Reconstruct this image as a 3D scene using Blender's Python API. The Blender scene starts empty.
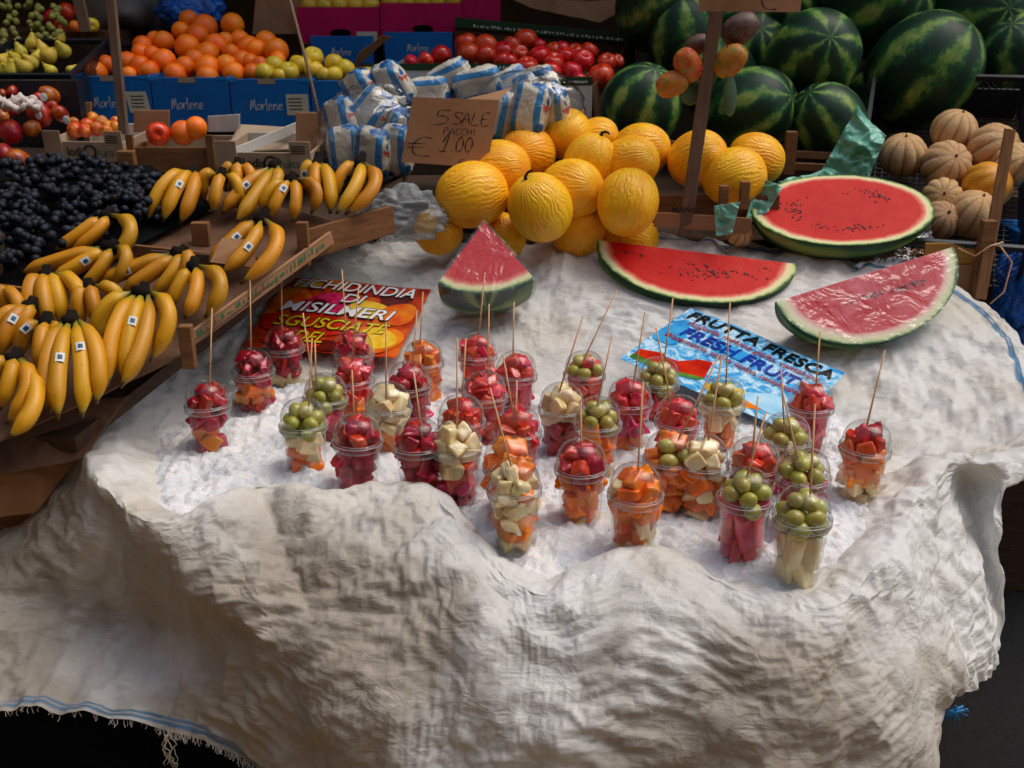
import bpy, math, random
import numpy as np
from mathutils import Vector, Matrix, Euler
random.seed(7); RNG=np.random.RandomState(11)
scn=bpy.context.scene; COL=scn.collection
PI=math.pi
# ------------------------------------------------------------------ camera
CAMZ=1.75; PITCH=math.radians(21.0); FPX=1024.0
cd=bpy.data.cameras.new('camera'); cam=bpy.data.objects.new('camera',cd); COL.objects.link(cam)
cam.location=(0,0,CAMZ); cam.rotation_euler=(PI/2-PITCH,0,0)
cd.sensor_width=36; cd.lens=36.0*FPX/1024; cd.clip_end=500; cd.clip_start=.02
cd.dof.use_dof=True; cd.dof.focus_distance=1.95; cd.dof.aperture_fstop=7.0
scn.camera=cam
def ray(px,py):
    u=(px-512)/FPX; v=(384-py)/FPX
    return Vector((u, math.cos(PITCH)+v*math.sin(PITCH), -math.sin(PITCH)+v*math.cos(PITCH)))
def PY(px,py,Y):                      # point of the sight line at distance Y
    d=ray(px,py); return Vector((0,0,CAMZ))+d*(Y/d.y)
def PZ(px,py,z):
    d=ray(px,py); return Vector((0,0,CAMZ))+d*((z-CAMZ)/d.z)
ZK=np.array([[0,.84],[1.3,.84],[2.05,.86],[2.25,.885],[2.45,.975],[2.7,1.085],[2.95,1.14],[4,1.2]])
def Zp(Y):
    Y=np.asarray(Y,float); return sum(np.interp(Y+o,ZK[:,0],ZK[:,1]) for o in (-.08,-.04,0,.04,.08))/5
def ZB(Y): return 1.0+(np.asarray(Y)-1.7)*.33
def S(px,py,zf=Zp,off=0.0):
    d=ray(px,py); lo,hi=.6,6.0
    for _ in range(40):
        m=(lo+hi)/2; z=CAMZ+d.z*(m/d.y)
        if z>float(zf(m))+off: lo=m
        else: hi=m
    return PY(px,py,(lo+hi)/2)
def axd(p): return p.y*math.cos(PITCH)-(p.z-CAMZ)*math.sin(PITCH)
# ------------------------------------------------------------------ noise
_perm=RNG.permutation(256); _perm=np.concatenate([_perm,_perm,_perm])
_g=RNG.normal(size=(256,3)); _g/=np.linalg.norm(_g,axis=1)[:,None]
def perlin(P):
    P=np.asarray(P,float); I=np.floor(P).astype(int); F=P-I; I&=255
    U=F*F*F*(F*(F*6-15)+10); out=0
    for dx in (0,1):
        for dy in (0,1):
            for dz in (0,1):
                h=_perm[_perm[_perm[(I[:,0]+dx)&255]+((I[:,1]+dy)&255)]+((I[:,2]+dz)&255)]
                g=_g[h&255]; d=(g*(F-np.array([dx,dy,dz]))).sum(1)
                w=(U[:,0] if dx else 1-U[:,0])*(U[:,1] if dy else 1-U[:,1])*(U[:,2] if dz else 1-U[:,2])
                out=out+d*w
    return out*1.6
def crease(P,f,seed=0.0,warp=.5):
    Q=P*f+seed
    w=np.stack([perlin(Q*.5+7.3),perlin(Q*.5+17.1),perlin(Q*.5+31.7)],1)*warp
    return np.abs(perlin(Q+w))-.25
# ------------------------------------------------------------------ objects
def clean(n): return n
def mesh(name,V,Fc,smooth=True):
    me=bpy.data.meshes.new(name); me.from_pydata([tuple(v) for v in V],[],[tuple(int(i) for i in f) for f in Fc])
    me.update()
    if smooth and len(me.polygons): me.polygons.foreach_set('use_smooth',[True]*len(me.polygons))
    return me
def tag(o,label=None,cat=None,group=None,kind=None):
    if label: o['label']=label
    if cat: o['category']=cat
    if group: o['group']=group
    if kind: o['kind']=kind
    return o
def link(name,me,mat=None,parent=None):
    o=bpy.data.objects.new(name,me); COL.objects.link(o)
    if mat is not None and not me.materials: me.materials.append(mat)
    if parent is not None: o.parent=parent
    return o
def empty(name,loc,label,cat,group=None):
    o=bpy.data.objects.new(name,None); COL.objects.link(o); o.location=loc; o.empty_display_size=.02
    return tag(o,label,cat,group)
class MB:
    def __init__(s): s.V=[]; s.F=[]
    def add(s,V,F):
        b=len(s.V); s.V+= [Vector(v) for v in V]; s.F+=[tuple(i+b for i in f) for f in F]; return s
    def box(s,M,x0,x1,y0,y1,z0,z1):
        V=[M@Vector(p) for p in ((x0,y0,z0),(x1,y0,z0),(x1,y1,z0),(x0,y1,z0),(x0,y0,z1),(x1,y0,z1),(x1,y1,z1),(x0,y1,z1))]
        return s.add(V,[(3,2,1,0),(4,5,6,7),(0,1,5,4),(1,2,6,5),(2,3,7,6),(3,0,4,7)])
    def tube(s,pts,rad,n=10,cap=True,flat=1.0):
        pts=[Vector(p) for p in pts]; m=len(pts)
        if not hasattr(rad,'__len__'): rad=[rad]*m
        t0=(pts[1]-pts[0]).normalized(); a=t0.orthogonal().normalized(); V=[];F=[]
        for i,p in enumerate(pts):
            t=(pts[min(i+1,m-1)]-pts[max(i-1,0)]).normalized()
            a=(a-t*a.dot(t)).normalized(); b=t.cross(a)
            for k in range(n):
                c=2*PI*k/n; V.append(p+(a*math.cos(c)+b*math.sin(c)*flat)*rad[i])
        for i in range(m-1):
            for k in range(n):
                F.append((i*n+k,i*n+(k+1)%n,(i+1)*n+(k+1)%n,(i+1)*n+k))
        if cap: F.append(tuple(range(n-1,-1,-1))); F.append(tuple((m-1)*n+k for k in range(n)))
        return s.add(V,F)
    def lathe(s,prof,n=32,M=None,closed_top=False):
        V=[];F=[]
        for r,z in prof:
            for k in range(n):
                c=2*PI*k/n; V.append(Vector((r*math.cos(c),r*math.sin(c),z)))
        for i in range(len(prof)-1):
            for k in range(n):
                F.append((i*n+k,i*n+(k+1)%n,(i+1)*n+(k+1)%n,(i+1)*n+k))
        if M is not None: V=[M@v for v in V]
        return s.add(V,F)
    def build(s,name,mat,parent=None,smooth=False,local=False,bevel=0):
        off=Vector((0,0,0)) if (parent is None or local) else parent.matrix_world_loc if hasattr(parent,'matrix_world_loc') else wloc(parent)
        me=mesh(name,[v-off for v in s.V],s.F,smooth)
        o=link(name,me,mat,parent)
        if bevel:
            md=o.modifiers.new('bevel','BEVEL'); md.width=bevel; md.segments=2; md.limit_method='ANGLE'
        return o
def wloc(o):
    l=Vector((0,0,0))
    while o is not None: l=l+o.location; o=o.parent
    return l
def frame(o,x,y=None,z=None):
    """orthonormal frame at o: x axis along x, z as near to z as possible"""
    x=Vector(x).normalized()
    if z is not None: z=Vector(z); z=(z-x*z.dot(x)).normalized(); y=z.cross(x)
    else: y=Vector(y); y=(y-x*y.dot(x)).normalized(); z=x.cross(y)
    M=Matrix(((x.x,y.x,z.x,o[0]),(x.y,y.y,z.y,o[1]),(x.z,y.z,z.z,o[2]),(0,0,0,1))); return M
def setattr_f(me,name,vals):
    a=me.attributes.new(name,'FLOAT','POINT'); a.data.foreach_set('value',np.asarray(vals,dtype=np.float32))
def ell(name,rx,ry,rz,nu=24,nv=14,noise=0,nf=4,lobes=0,lobed=0,pole=0):
    """rounded body, long axis z, optional ribs and dents"""
    V=[];F=[]
    for j in range(nv+1):
        th=PI*j/nv
        for i in range(nu):
            ph=2*PI*i/nu; k=1
            if lobes: k=1-lobed*(1-abs(math.sin(ph*lobes/2))**.6)*math.sin(th)**.5
            zz=math.cos(th); 
            if pole: zz=zz*(1-pole*math.exp(-(math.sin(th)/.35)**2))
            V.append([rx*math.sin(th)*math.cos(ph)*k,ry*math.sin(th)*math.sin(ph)*k,rz*zz])
    V=np.array(V)
    if noise:
        V=V*(1+noise*perlin(V/ max(rx,rz)*nf/4+random.random()*50))[:,None]
    for j in range(nv):
        for i in range(nu):
            F.append((j*nu+i,(j+1)*nu+i,(j+1)*nu+(i+1)%nu,j*nu+(i+1)%nu))
    return mesh(name,V,F)
# ------------------------------------------------------------------ materials
def lin(c):
    if isinstance(c,str):
        c=[int(c[i:i+2],16)/255 for i in (0,2,4)]
        c=[x/12.92 if x<=.04045 else ((x+.055)/1.055)**2.4 for x in c]
    return (c[0],c[1],c[2],1)
class NT:
    def __init__(s,name):
        s.m=bpy.data.materials.new(name); s.m.use_nodes=True; s.t=s.m.node_tree; s.t.nodes.clear()
        s.out=s.n('ShaderNodeOutputMaterial')
    def n(s,typ,**kw):
        nd=s.t.nodes.new(typ)
        for k,v in kw.items():
            if k.startswith('i_'):
                k=k[2:].replace('_',' ')
                s.put(nd.inputs[k],v)
            else: setattr(nd,k,v)
        return nd
    def put(s,inp,v):
        if hasattr(v,'links') or isinstance(v,bpy.types.NodeSocket): s.t.links.new(v,inp)
        else: inp.default_value=v
    def math(s,op,a,b=0.0,c=None):
        nd=s.t.nodes.new('ShaderNodeMath'); nd.operation=op
        s.put(nd.inputs[0],a); s.put(nd.inputs[1],b)
        if c is not None: s.put(nd.inputs[2],c)
        return nd.outputs[0]
    def mix(s,f,a,b,mode='MIX'):
        nd=s.t.nodes.new('ShaderNodeMix'); nd.data_type='RGBA'; nd.blend_type=mode
        s.put(nd.inputs[0],f); s.put(nd.inputs[6],lin(a) if isinstance(a,(str,tuple,list)) else a); s.put(nd.inputs[7],lin(b) if isinstance(b,(str,tuple,list)) else b)
        return nd.outputs[2]
    def noise(s,vec,scale,detail=3,rough=.55,dist=0):
        nd=s.n('ShaderNodeTexNoise'); s.t.links.new(vec,nd.inputs['Vector'])
        nd.inputs['Scale'].default_value=scale; nd.inputs['Detail'].default_value=detail; nd.inputs['Roughness'].default_value=rough; nd.inputs['Distortion'].default_value=dist
        return nd.outputs[0]
    def ramp(s,f,stops,interp='LINEAR'):
        nd=s.n('ShaderNodeValToRGB'); s.t.links.new(f,nd.inputs[0]); cr=nd.color_ramp; cr.interpolation=interp
        while len(cr.elements)>1: cr.elements.remove(cr.elements[0])
        for i,(p,c) in enumerate(stops):
            e=cr.elements[0] if i==0 else cr.elements.new(p)
            e.position=p; e.color=lin(c) if isinstance(c,(str,tuple,list)) else (c,c,c,1)
        return nd.outputs[0]
    def obj(s): return s.n('ShaderNodeTexCoord').outputs['Object']
    def rnd(s): return s.n('ShaderNodeObjectInfo').outputs['Random']
    def attr(s,name): return s.n('ShaderNodeAttribute',attribute_name=name).outputs['Fac']
    def bump(s,h,strength=.5,dist=.002,normal=None):
        nd=s.n('ShaderNodeBump'); s.t.links.new(h,nd.inputs['Height']); nd.inputs['Strength'].default_value=strength; nd.inputs['Distance'].default_value=dist
        if normal is not None: s.t.links.new(normal,nd.inputs['Normal'])
        return nd.outputs[0]
    def pbr(s,col,rough=.5,normal=None,spec=.5,sss=0,sssr=.01,**kw):
        b=s.n('ShaderNodeBsdfPrincipled'); s.put(b.inputs['Base Color'],lin(col) if isinstance(col,(str,tuple,list)) else col)
        s.put(b.inputs['Roughness'],rough); b.inputs['Specular IOR Level'].default_value=spec
        if sss: b.inputs['Subsurface Weight'].default_value=sss; b.inputs['Subsurface Radius'].default_value=(sssr,sssr*.5,sssr*.3); b.inputs['Subsurface Scale'].default_value=1
        if normal is not None: s.t.links.new(normal,b.inputs['Normal'])
        for k,v in kw.items(): s.put(b.inputs[k.replace('_',' ')],v)
        s.t.links.new(b.outputs[0],s.out.inputs[0]); return b
def simple(name,c1,c2=None,scale=8,rough=.5,bump=.0,bscale=60,spec=.5,hue=0,c3=None,sss=0,detail=4,bdist=.002):
    t=NT(name); o=t.obj(); r=t.rnd()
    mp=t.n('ShaderNodeVectorMath',operation='ADD'); t.t.links.new(o,mp.inputs[0])
    cmb=t.n('ShaderNodeCombineXYZ'); rr=t.math('MULTIPLY',r,37.0); 
    for i in range(3): t.t.links.new(rr,cmb.inputs[i])
    t.t.links.new(cmb.outputs[0],mp.inputs[1]); v=mp.outputs[0]
    col=lin(c1)
    if c2 is not None:
        st=[(.35,c1),(.65,c2)] if c3 is None else [(.3,c1),(.5,c2),(.7,c3)]
        col=t.ramp(t.noise(v,scale,detail),st)
    if hue:
        h=t.n('ShaderNodeHueSaturation'); t.put(h.inputs['Color'],col)
        t.put(h.inputs['Hue'],t.math('MULTIPLY_ADD',r,hue,.5-hue/2)); t.put(h.inputs['Value'],t.math('MULTIPLY_ADD',t.math('FRACT',t.math('MULTIPLY',r,7.7)),.35,.8)); col=h.outputs[0]
    nm=t.bump(t.noise(v,bscale,4),bump,bdist) if bump else None
    t.pbr(col,rough,nm,spec,sss)
    return t.m
# clear thin plastic
def clear(name,tint=(.93,.95,.95),base=.05,edge=.55,rough=.08,bump=0,bscale=30,bdist=.004,cloud=0):
    t=NT(name); tr=t.n('ShaderNodeBsdfTransparent'); tr.inputs[0].default_value=(*tint,1)
    gl=t.n('ShaderNodeBsdfAnisotropic') if False else t.n('ShaderNodeBsdfGlossy'); gl.inputs['Roughness'].default_value=rough
    lw=t.n('ShaderNodeLayerWeight'); lw.inputs[0].default_value=.5
    f=t.math('MULTIPLY_ADD',t.math('POWER',lw.outputs['Facing'],3.0),edge,base)
    if bump:
        nn=t.noise(t.obj(),bscale,3,.6,.6); b=t.bump(nn,bump,bdist); t.t.links.new(b,gl.inputs['Normal']); t.t.links.new(b,lw.inputs['Normal'])
    mx=t.n('ShaderNodeMixShader'); t.put(mx.inputs[0],f); t.t.links.new(tr.outputs[0],mx.inputs[1]); t.t.links.new(gl.outputs[0],mx.inputs[2])
    res=mx
    if cloud:
        df=t.n('ShaderNodeBsdfDiffuse'); df.inputs[0].default_value=(.7,.75,.75,1)
        if bump: t.t.links.new(b,df.inputs['Normal'])
        m2=t.n('ShaderNodeMixShader'); m2.inputs[0].default_value=cloud
        t.t.links.new(mx.outputs[0],m2.inputs[1]); t.t.links.new(df.outputs[0],m2.inputs[2]); res=m2
    t.t.links.new(res.outputs[0],t.out.inputs[0]); return t.m
M={}
M['clear']=clear('clear_plastic',cloud=.008,rough=.06,base=.035,edge=.8)
M['cupwall']=clear('cup_wall_plastic',cloud=.004,rough=.05,base=.02,edge=.5)
M['rim']=clear('lid_rim_plastic',tint=(.9,.92,.92),base=.10,edge=.8,rough=.12,cloud=.30)
M['wrap']=clear('cling_film',tint=(.98,.98,.98),base=.07,edge=.45,rough=.10,bump=1,bscale=14,bdist=.010,cloud=.0)
M['bag']=clear('cloudy_bag',tint=(.75,.78,.78),base=.02,edge=.10,rough=.3,bump=.3,bscale=7,bdist=.02,cloud=.22)
def sack():
    t=NT('woven_sack'); o=t.obj()
    wx=t.n('ShaderNodeTexWave',wave_type='BANDS',bands_direction='X'); wx.inputs['Scale'].default_value=130; t.t.links.new(o,wx.inputs[0])
    wy=t.n('ShaderNodeTexWave',wave_type='BANDS',bands_direction='Z'); wy.inputs['Scale'].default_value=130; t.t.links.new(o,wy.inputs[0])
    weave=t.math('MULTIPLY',wx.outputs[1],wy.outputs[1])
    big=t.noise(o,3.1,5,.6,.6); fine=t.noise(o,26,5,.65,1.5)
    col=t.ramp(big,[(.30,'e6e7e4'),(.5,'e2e1db'),(.72,'d4ccbc')])
    col=t.mix(t.math('MULTIPLY',t.ramp(fine,[(.5,0.0),(.75,1.0)]),.22),col,'a89a80')
    st=t.noise(o,9,6,.7,.3); col=t.mix(t.ramp(st,[(.68,0.0),(.78,.2)]),col,'8a7c66')
    col=t.mix(t.math('MULTIPLY',t.attr('front'),t.ramp(t.noise(o,3.2,3,.5,.4),[(.38,.2),(.50,.85)])),col,t.mix(.8,col,'8c7c66'))  # tan over the front skirt: shade and warm bounce put into the colour
    col=t.mix(t.attr('blue'),col,'1d6f9c')
    vo=t.n('ShaderNodeTexVoronoi',feature='DISTANCE_TO_EDGE'); 
    wv=t.n('ShaderNodeVectorMath',operation='ADD'); t.t.links.new(o,wv.inputs[0])
    nz=t.n('ShaderNodeTexNoise'); nz.inputs['Scale'].default_value=7; nz.inputs['Detail'].default_value=4; t.t.links.new(o,nz.inputs['Vector'])
    sc=t.n('ShaderNodeVectorMath',operation='SCALE'); t.t.links.new(nz.outputs['Color'],sc.inputs[0]); sc.inputs['Scale'].default_value=.16
    t.t.links.new(sc.outputs[0],wv.inputs[1]); t.t.links.new(wv.outputs[0],vo.inputs['Vector']); vo.inputs['Scale'].default_value=13
    vo2=t.n('ShaderNodeTexVoronoi',feature='DISTANCE_TO_EDGE'); mp2=t.n('ShaderNodeMapping'); t.t.links.new(wv.outputs[0],mp2.inputs[0]); mp2.inputs['Scale'].default_value=(.8,1.0,1.7); mp2.inputs['Rotation'].default_value=(.2,.4,.3); t.t.links.new(mp2.outputs[0],vo2.inputs['Vector']); vo2.inputs['Scale'].default_value=31
    e=t.math('ADD',vo.outputs['Distance'],t.math('MULTIPLY',vo2.outputs['Distance'],-.55))
    n1=t.noise(mp2.outputs[0],9,5,.6,1.2)
    n1=t.math('ABSOLUTE',t.math('SUBTRACT',n1,.5))
    n2=t.noise(mp2.outputs[0],42,4,.6,.6); n2=t.math('ABSOLUTE',t.math('SUBTRACT',n2,.5))
    def streak(rot,sc,scale,det):
        m_=t.n('ShaderNodeMapping'); t.t.links.new(o,m_.inputs[0]); m_.inputs['Rotation'].default_value=rot; m_.inputs['Scale'].default_value=sc
        return t.math('ABSOLUTE',t.math('SUBTRACT',t.noise(m_.outputs[0],scale,det,.55,.5),.5))
    msk=t.ramp(t.noise(o,5,2),[(.42,0.0),(.58,1.0)])
    s1=streak((0,.3,.1),(.3,.9,1.2),38,3); s2=streak((.2,-.25,-.1),(.32,1.0,1.1),44,3); s3=streak((0,1.1,.2),(.35,.9,1.1),50,2)
    mm=t.n('ShaderNodeMix'); t.put(mm.inputs[0],msk); t.put(mm.inputs[2],s1); t.put(mm.inputs[3],s2)
    h=t.math('ADD',t.math('MULTIPLY',e,.55),t.math('ADD',t.math('MULTIPLY',mm.outputs[0],.6),t.math('MULTIPLY',s3,.4)))
    # flat facets of crumpled film: every cell of three sizes leans its own way
    geo=t.n('ShaderNodeNewGeometry'); nrm=geo.outputs['Normal']
    for sc_,k_,smo,rot,an in ((8.5,.15,.05,(.3,.2,.5),(1,1,1.1)),(19,.20,.04,(.9,.4,.2),(.8,1,1.2)),(46,.20,.03,(.2,.7,.4),(.7,1,1.3))):
        nz_=t.n('ShaderNodeTexNoise'); nz_.inputs['Scale'].default_value=sc_*.55; nz_.inputs['Detail'].default_value=2; t.t.links.new(o,nz_.inputs['Vector'])
        ad_=t.n('ShaderNodeVectorMath',operation='MULTIPLY_ADD'); t.t.links.new(nz_.outputs['Color'],ad_.inputs[0]); ad_.inputs[1].default_value=(.8/sc_,)*3; t.t.links.new(o,ad_.inputs[2])
        mp_=t.n('ShaderNodeMapping'); t.t.links.new(ad_.outputs[0],mp_.inputs[0]); mp_.inputs['Rotation'].default_value=rot; mp_.inputs['Scale'].default_value=an
        vr=t.n('ShaderNodeTexVoronoi',feature='SMOOTH_F1'); vr.inputs['Smoothness'].default_value=smo; vr.inputs['Scale'].default_value=sc_; t.t.links.new(mp_.outputs[0],vr.inputs['Vector'])
        ce=t.n('ShaderNodeVectorMath',operation='SUBTRACT'); t.t.links.new(vr.outputs['Color'],ce.inputs[0]); ce.inputs[1].default_value=(.5,.5,.5)
        ma=t.n('ShaderNodeVectorMath',operation='MULTIPLY_ADD'); t.t.links.new(ce.outputs[0],ma.inputs[0]); ma.inputs[1].default_value=(k_,)*3; t.t.links.new(nrm,ma.inputs[2])
        no=t.n('ShaderNodeVectorMath',operation='NORMALIZE'); t.t.links.new(ma.outputs[0],no.inputs[0]); nrm=no.outputs[0]
    l1=t.ramp(vo.outputs['Distance'],[(.0,1.0),(.045,0.0)]); l2=t.ramp(vo2.outputs['Distance'],[(.0,1.0),(.07,0.0)])
    lm=t.ramp(t.noise(o,11,2),[(.45,0.0),(.6,1.0)])
    h=t.math('ADD',h,t.math('ADD',t.math('MULTIPLY',t.math('MULTIPLY',l1,lm),.07),t.math('MULTIPLY',t.math('MULTIPLY',l2,lm),.05)))
    b=t.bump(h,.55,.010,nrm); b2=t.bump(weave,.22,.0006,b)
    bs=t.pbr(col,.5,b2,.35)
    tl=t.n('ShaderNodeBsdfTranslucent'); t.put(tl.inputs[0],col); t.t.links.new(b,tl.inputs[1])
    mx=t.n('ShaderNodeMixShader'); mx.inputs[0].default_value=.2; t.t.links.new(bs.outputs[0],mx.inputs[1]); t.t.links.new(tl.outputs[0],mx.inputs[2]); t.t.links.new(mx.outputs[0],t.out.inputs[0])
    return t.m
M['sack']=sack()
def ice():
    t=NT('crushed_ice'); o=t.obj()
    v=t.n('ShaderNodeTexVoronoi'); v.inputs['Scale'].default_value=120; t.t.links.new(o,v.inputs['Vector'])
    n=t.noise(o,70,6,.7)
    h=t.math('ADD',t.math('MULTIPLY',v.outputs['Distance'],.35),t.math('MULTIPLY',n,1.6)); b=t.bump(h,.65,.006)
    col=t.ramp(t.noise(o,14,5),[(.3,'cdd2d6'),(.6,'ebebea')])
    t.pbr(col,.4,b,.4,.4,.008); return t.m
M['ice']=ice()
def skin_wm(nm='watermelon_skin',axis=2):
    t=NT(nm); o=t.obj(); s=t.n('ShaderNodeSeparateXYZ'); t.t.links.new(o,s.inputs[0]); r=t.rnd()
    a=t.math('ARCTAN2',s.outputs[1],s.outputs[0])
    mp=t.n('ShaderNodeMapping'); t.t.links.new(o,mp.inputs[0]); mp.inputs['Scale'].default_value=(1,1,.35)
    wob=t.noise(o,3.2,4,.65,.5); fine=t.noise(mp.outputs[0],20,5,.7)
    x=t.math('ADD',t.math('MULTIPLY',a,1.75),t.math('ADD',t.math('MULTIPLY',wob,.95),t.math('MULTIPLY',r,9)))
    w=t.math('SINE',t.math('MULTIPLY',x,4.0))
    w=t.math('ADD',w,t.math('MULTIPLY',t.math('SUBTRACT',fine,.5),1.6))
    patch=t.noise(o,2.4,3); w=t.math('ADD',w,t.math('MULTIPLY_ADD',patch,3.4,-1.75))
    w01=t.math('MULTIPLY_ADD',w,.3,.5)
    col=t.ramp(w01,[(.34,'0c2c18'),(.60,'18502a'),(.74,'567c32'),(.95,'8e9c4c')])
    t.pbr(col,.5,t.bump(fine,.15,.002),.3); return t.m
M['wm']=skin_wm()
def skin_ym():
    t=NT('yellow_melon_skin'); o=t.obj(); s=t.n('ShaderNodeSeparateXYZ'); t.t.links.new(o,s.inputs[0]); r=t.rnd()
    a=t.math('ARCTAN2',s.outputs[1],s.outputs[0])
    mp=t.n('ShaderNodeVectorMath',operation='ADD'); t.t.links.new(o,mp.inputs[0]); c=t.n('ShaderNodeCombineXYZ'); rr=t.math('MULTIPLY',r,50)
    for i in range(3): t.t.links.new(rr,c.inputs[i])
    t.t.links.new(c.outputs[0],mp.inputs[1]); v=mp.outputs[0]
    wob=t.noise(v,1.7,3,.55,.3)
    x=t.math('ADD',t.math('MULTIPLY',a,40.0),t.math('MULTIPLY',wob,22))
    w=t.math('SINE',x); x2=t.math('ADD',t.math('MULTIPLY',a,27.0),t.math('MULTIPLY',wob,30)); w2=t.math('SINE',x2)
    h=t.math('ADD',t.math('MULTIPLY_ADD',w,.5,.5),t.math('MULTIPLY_ADD',w2,.4,.4))
    crack=t.ramp(h,[(.0,1.0),(.35,0.0)])
    base=t.ramp(t.noise(v,1.3,3),[(.3,'f2a008'),(.7,'ffc41c')])
    col=t.mix(t.math('MULTIPLY',crack,.3),base,'b8700c')
    sp=t.noise(v,13,2); col=t.mix(t.ramp(sp,[(.72,0.0),(.78,.5)]),col,'7c5210')
    h2=t.n('ShaderNodeHueSaturation'); t.put(h2.inputs['Color'],col); t.put(h2.inputs['Hue'],t.math('MULTIPLY_ADD',r,.018,.49)); 
    t.pbr(h2.outputs[0],.42,t.bump(h,.38,.0026),.4,.05); return t.m
M['ym']=skin_ym()
def flesh(nm,pale=False):
    t=NT(nm); o=t.obj(); rr=t.attr('rad'); n=t.noise(o,22,5,.65); n2=t.noise(o,90,3,.6)
    f=t.math('ADD',rr,t.math('MULTIPLY',t.math('SUBTRACT',n,.5),.10))
    st=[(0,'b80e0a'),(.55,'be0c08'),(.84,'c41810'),(.885,'e07a62'),(.92,'e6d9a8'),(.96,'d3d694'),(.985,'4c7a34'),(1,'1c4a20')]
    if pale: st=[(0,'bc1412'),(.6,'c01a18'),(.82,'cc4040'),(.86,'e8b5a4'),(.91,'e6dcb4'),(.96,'cfd398'),(.985,'4c7a34'),(1,'1c4a20')]
    col=t.ramp(f,st)
    lt=t.ramp(n,[(.4,0.0),(.75,.5)]); inn=t.ramp(rr,[(.78,1.0),(.86,0.0)])
    big=t.ramp(t.noise(o,7,3),[(.5,.0),(.62,1.0)]) if pale else .45
    col=t.mix(t.math('MULTIPLY',t.math('MULTIPLY',lt if not pale else 1.0,inn),big if not pale else t.math('MULTIPLY',big,.45)),col,'e8503c' if not pale else 'dc7078')
    b=t.bump(t.math('ADD',n2,n),.22,.002); t.pbr(col,.5 if not pale else .4,b,.13); return t.m
M['flesh']=flesh('watermelon_flesh'); M['flesh2']=flesh('watermelon_flesh_frosty',True)
def netted():
    t=NT('netted_melon_skin'); o=t.obj(); v=t.n('ShaderNodeTexVoronoi',feature='DISTANCE_TO_EDGE'); v.inputs['Scale'].default_value=13
    nz=t.n('ShaderNodeTexNoise'); nz.inputs['Scale'].default_value=4; t.t.links.new(o,nz.inputs['Vector']); ad=t.n('ShaderNodeVectorMath',operation='MULTIPLY_ADD'); t.t.links.new(nz.outputs['Color'],ad.inputs[0]); ad.inputs[1].default_value=(.25,.25,.25); t.t.links.new(o,ad.inputs[2]); t.t.links.new(ad.outputs[0],v.inputs['Vector'])
    e=t.ramp(v.outputs['Distance'],[(.0,1.0),(.18,0.0)])
    base=t.ramp(t.noise(o,1.6,3),[(.3,'d6a05a'),(.7,'e8bd80')])
    col=t.mix(t.math('MULTIPLY',e,.55),base,'e6c8a4')
    g=t.attr('groove'); col=t.mix(t.math('MULTIPLY',g,.6),col,'7a6232')
    h=t.n('ShaderNodeHueSaturation'); t.put(h.inputs['Color'],col); t.put(h.inputs['Value'],t.math('MULTIPLY_ADD',t.rnd(),.3,.8)); t.put(h.inputs['Hue'],t.math('MULTIPLY_ADD',t.rnd(),.02,.488))
    t.pbr(h.outputs[0],.6,t.bump(e,.7,.002),.4); return t.m
M['net']=netted()
def banana():
    t=NT('banana_peel'); o=t.obj(); a=t.attr('along'); r=t.rnd(); rg=t.attr('ridge')
    n=t.noise(o,11,3); f=t.math('ADD',a,t.math('MULTIPLY',t.math('SUBTRACT',n,.5),.08))
    col=t.ramp(f,[(0,'241a10'),(.035,'3c3a14'),(.12,'85852a'),(.22,'c88e10'),(.5,'d69612'),(.9,'c68a10'),(.94,'8d7a22'),(.965,'2a1e10'),(1,'150f0a')])
    col=t.mix(t.math('MULTIPLY',rg,.35),col,'b07c14')
    sp=t.noise(o,150,3,.6); big=t.noise(o,20,3); s=t.math('MULTIPLY',t.ramp(sp,[(.63,0.0),(.69,1.0)]),t.ramp(big,[(.45,0.0),(.6,.8)]))
    col=t.mix(s,col,'4a2c0c')
    h=t.n('ShaderNodeHueSaturation'); t.put(h.inputs['Color'],col); t.put(h.inputs['Hue'],t.math('MULTIPLY_ADD',r,.022,.489)); t.put(h.inputs['Value'],t.math('MULTIPLY_ADD',t.math('FRACT',t.math('MULTIPLY',r,9.1)),.3,.8))
    t.pbr(h.outputs[0],.42,t.bump(n,.2,.002),.4,.05); return t.m
M['ban']=banana()
M['crown']=simple('banana_crown','0c0907','1e150c',30,.9,.6,50,.15)
M['orange']=simple('orange_peel','f46c02','fa8408',1.2,.42,.35,34,.5,.02,bdist=.0015)
M['gapple']=simple('yellow_apple_skin','dcb424','ecc63a',1.6,.3,.05,12,.5,.03,c3='c4b030')
M['rapple']=simple('red_apple_skin','b0100c','d0261a',2.2,.22,.05,12,.5,.02,c3='d85a34')
M['pear']=simple('pear_skin','c4ac2c','d4b840',1.8,.45,.1,16,.4,.03,c3='a39a34')
M['mango']=simple('mango_skin','7a180c','a83814',1.1,.32,.05,12,.5,.05,c3='c87018')
M['nect']=simple('nectarine_skin','b83010','d8661a',1.5,.4,.05,12,.5,.04,c3='e9a02c')
M['bgrape']=simple('black_grape_skin','04060c','0b101a',50,.6,.1,90,.3,.03,c3='202b3c')
M['ggrape']=simple('green_grape_skin','8a8f3a','a5a352',60,.4,0,60,.4,.04,c3='6f7a2c')
M['pp']=simple('prickly_pear_skin','a83c14','c06a1c',1.8,.45,.4,20,.4,.05,c3='76802c')
M['ppd']=simple('dark_prickly_pear_skin','4a2a34','64443f',1.8,.5,.4,20,.4,.03,c3='55603a')
M['cactus']=simple('cactus_pad','39553a','4c6a48',18,.55,.4,60,.4)
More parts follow.
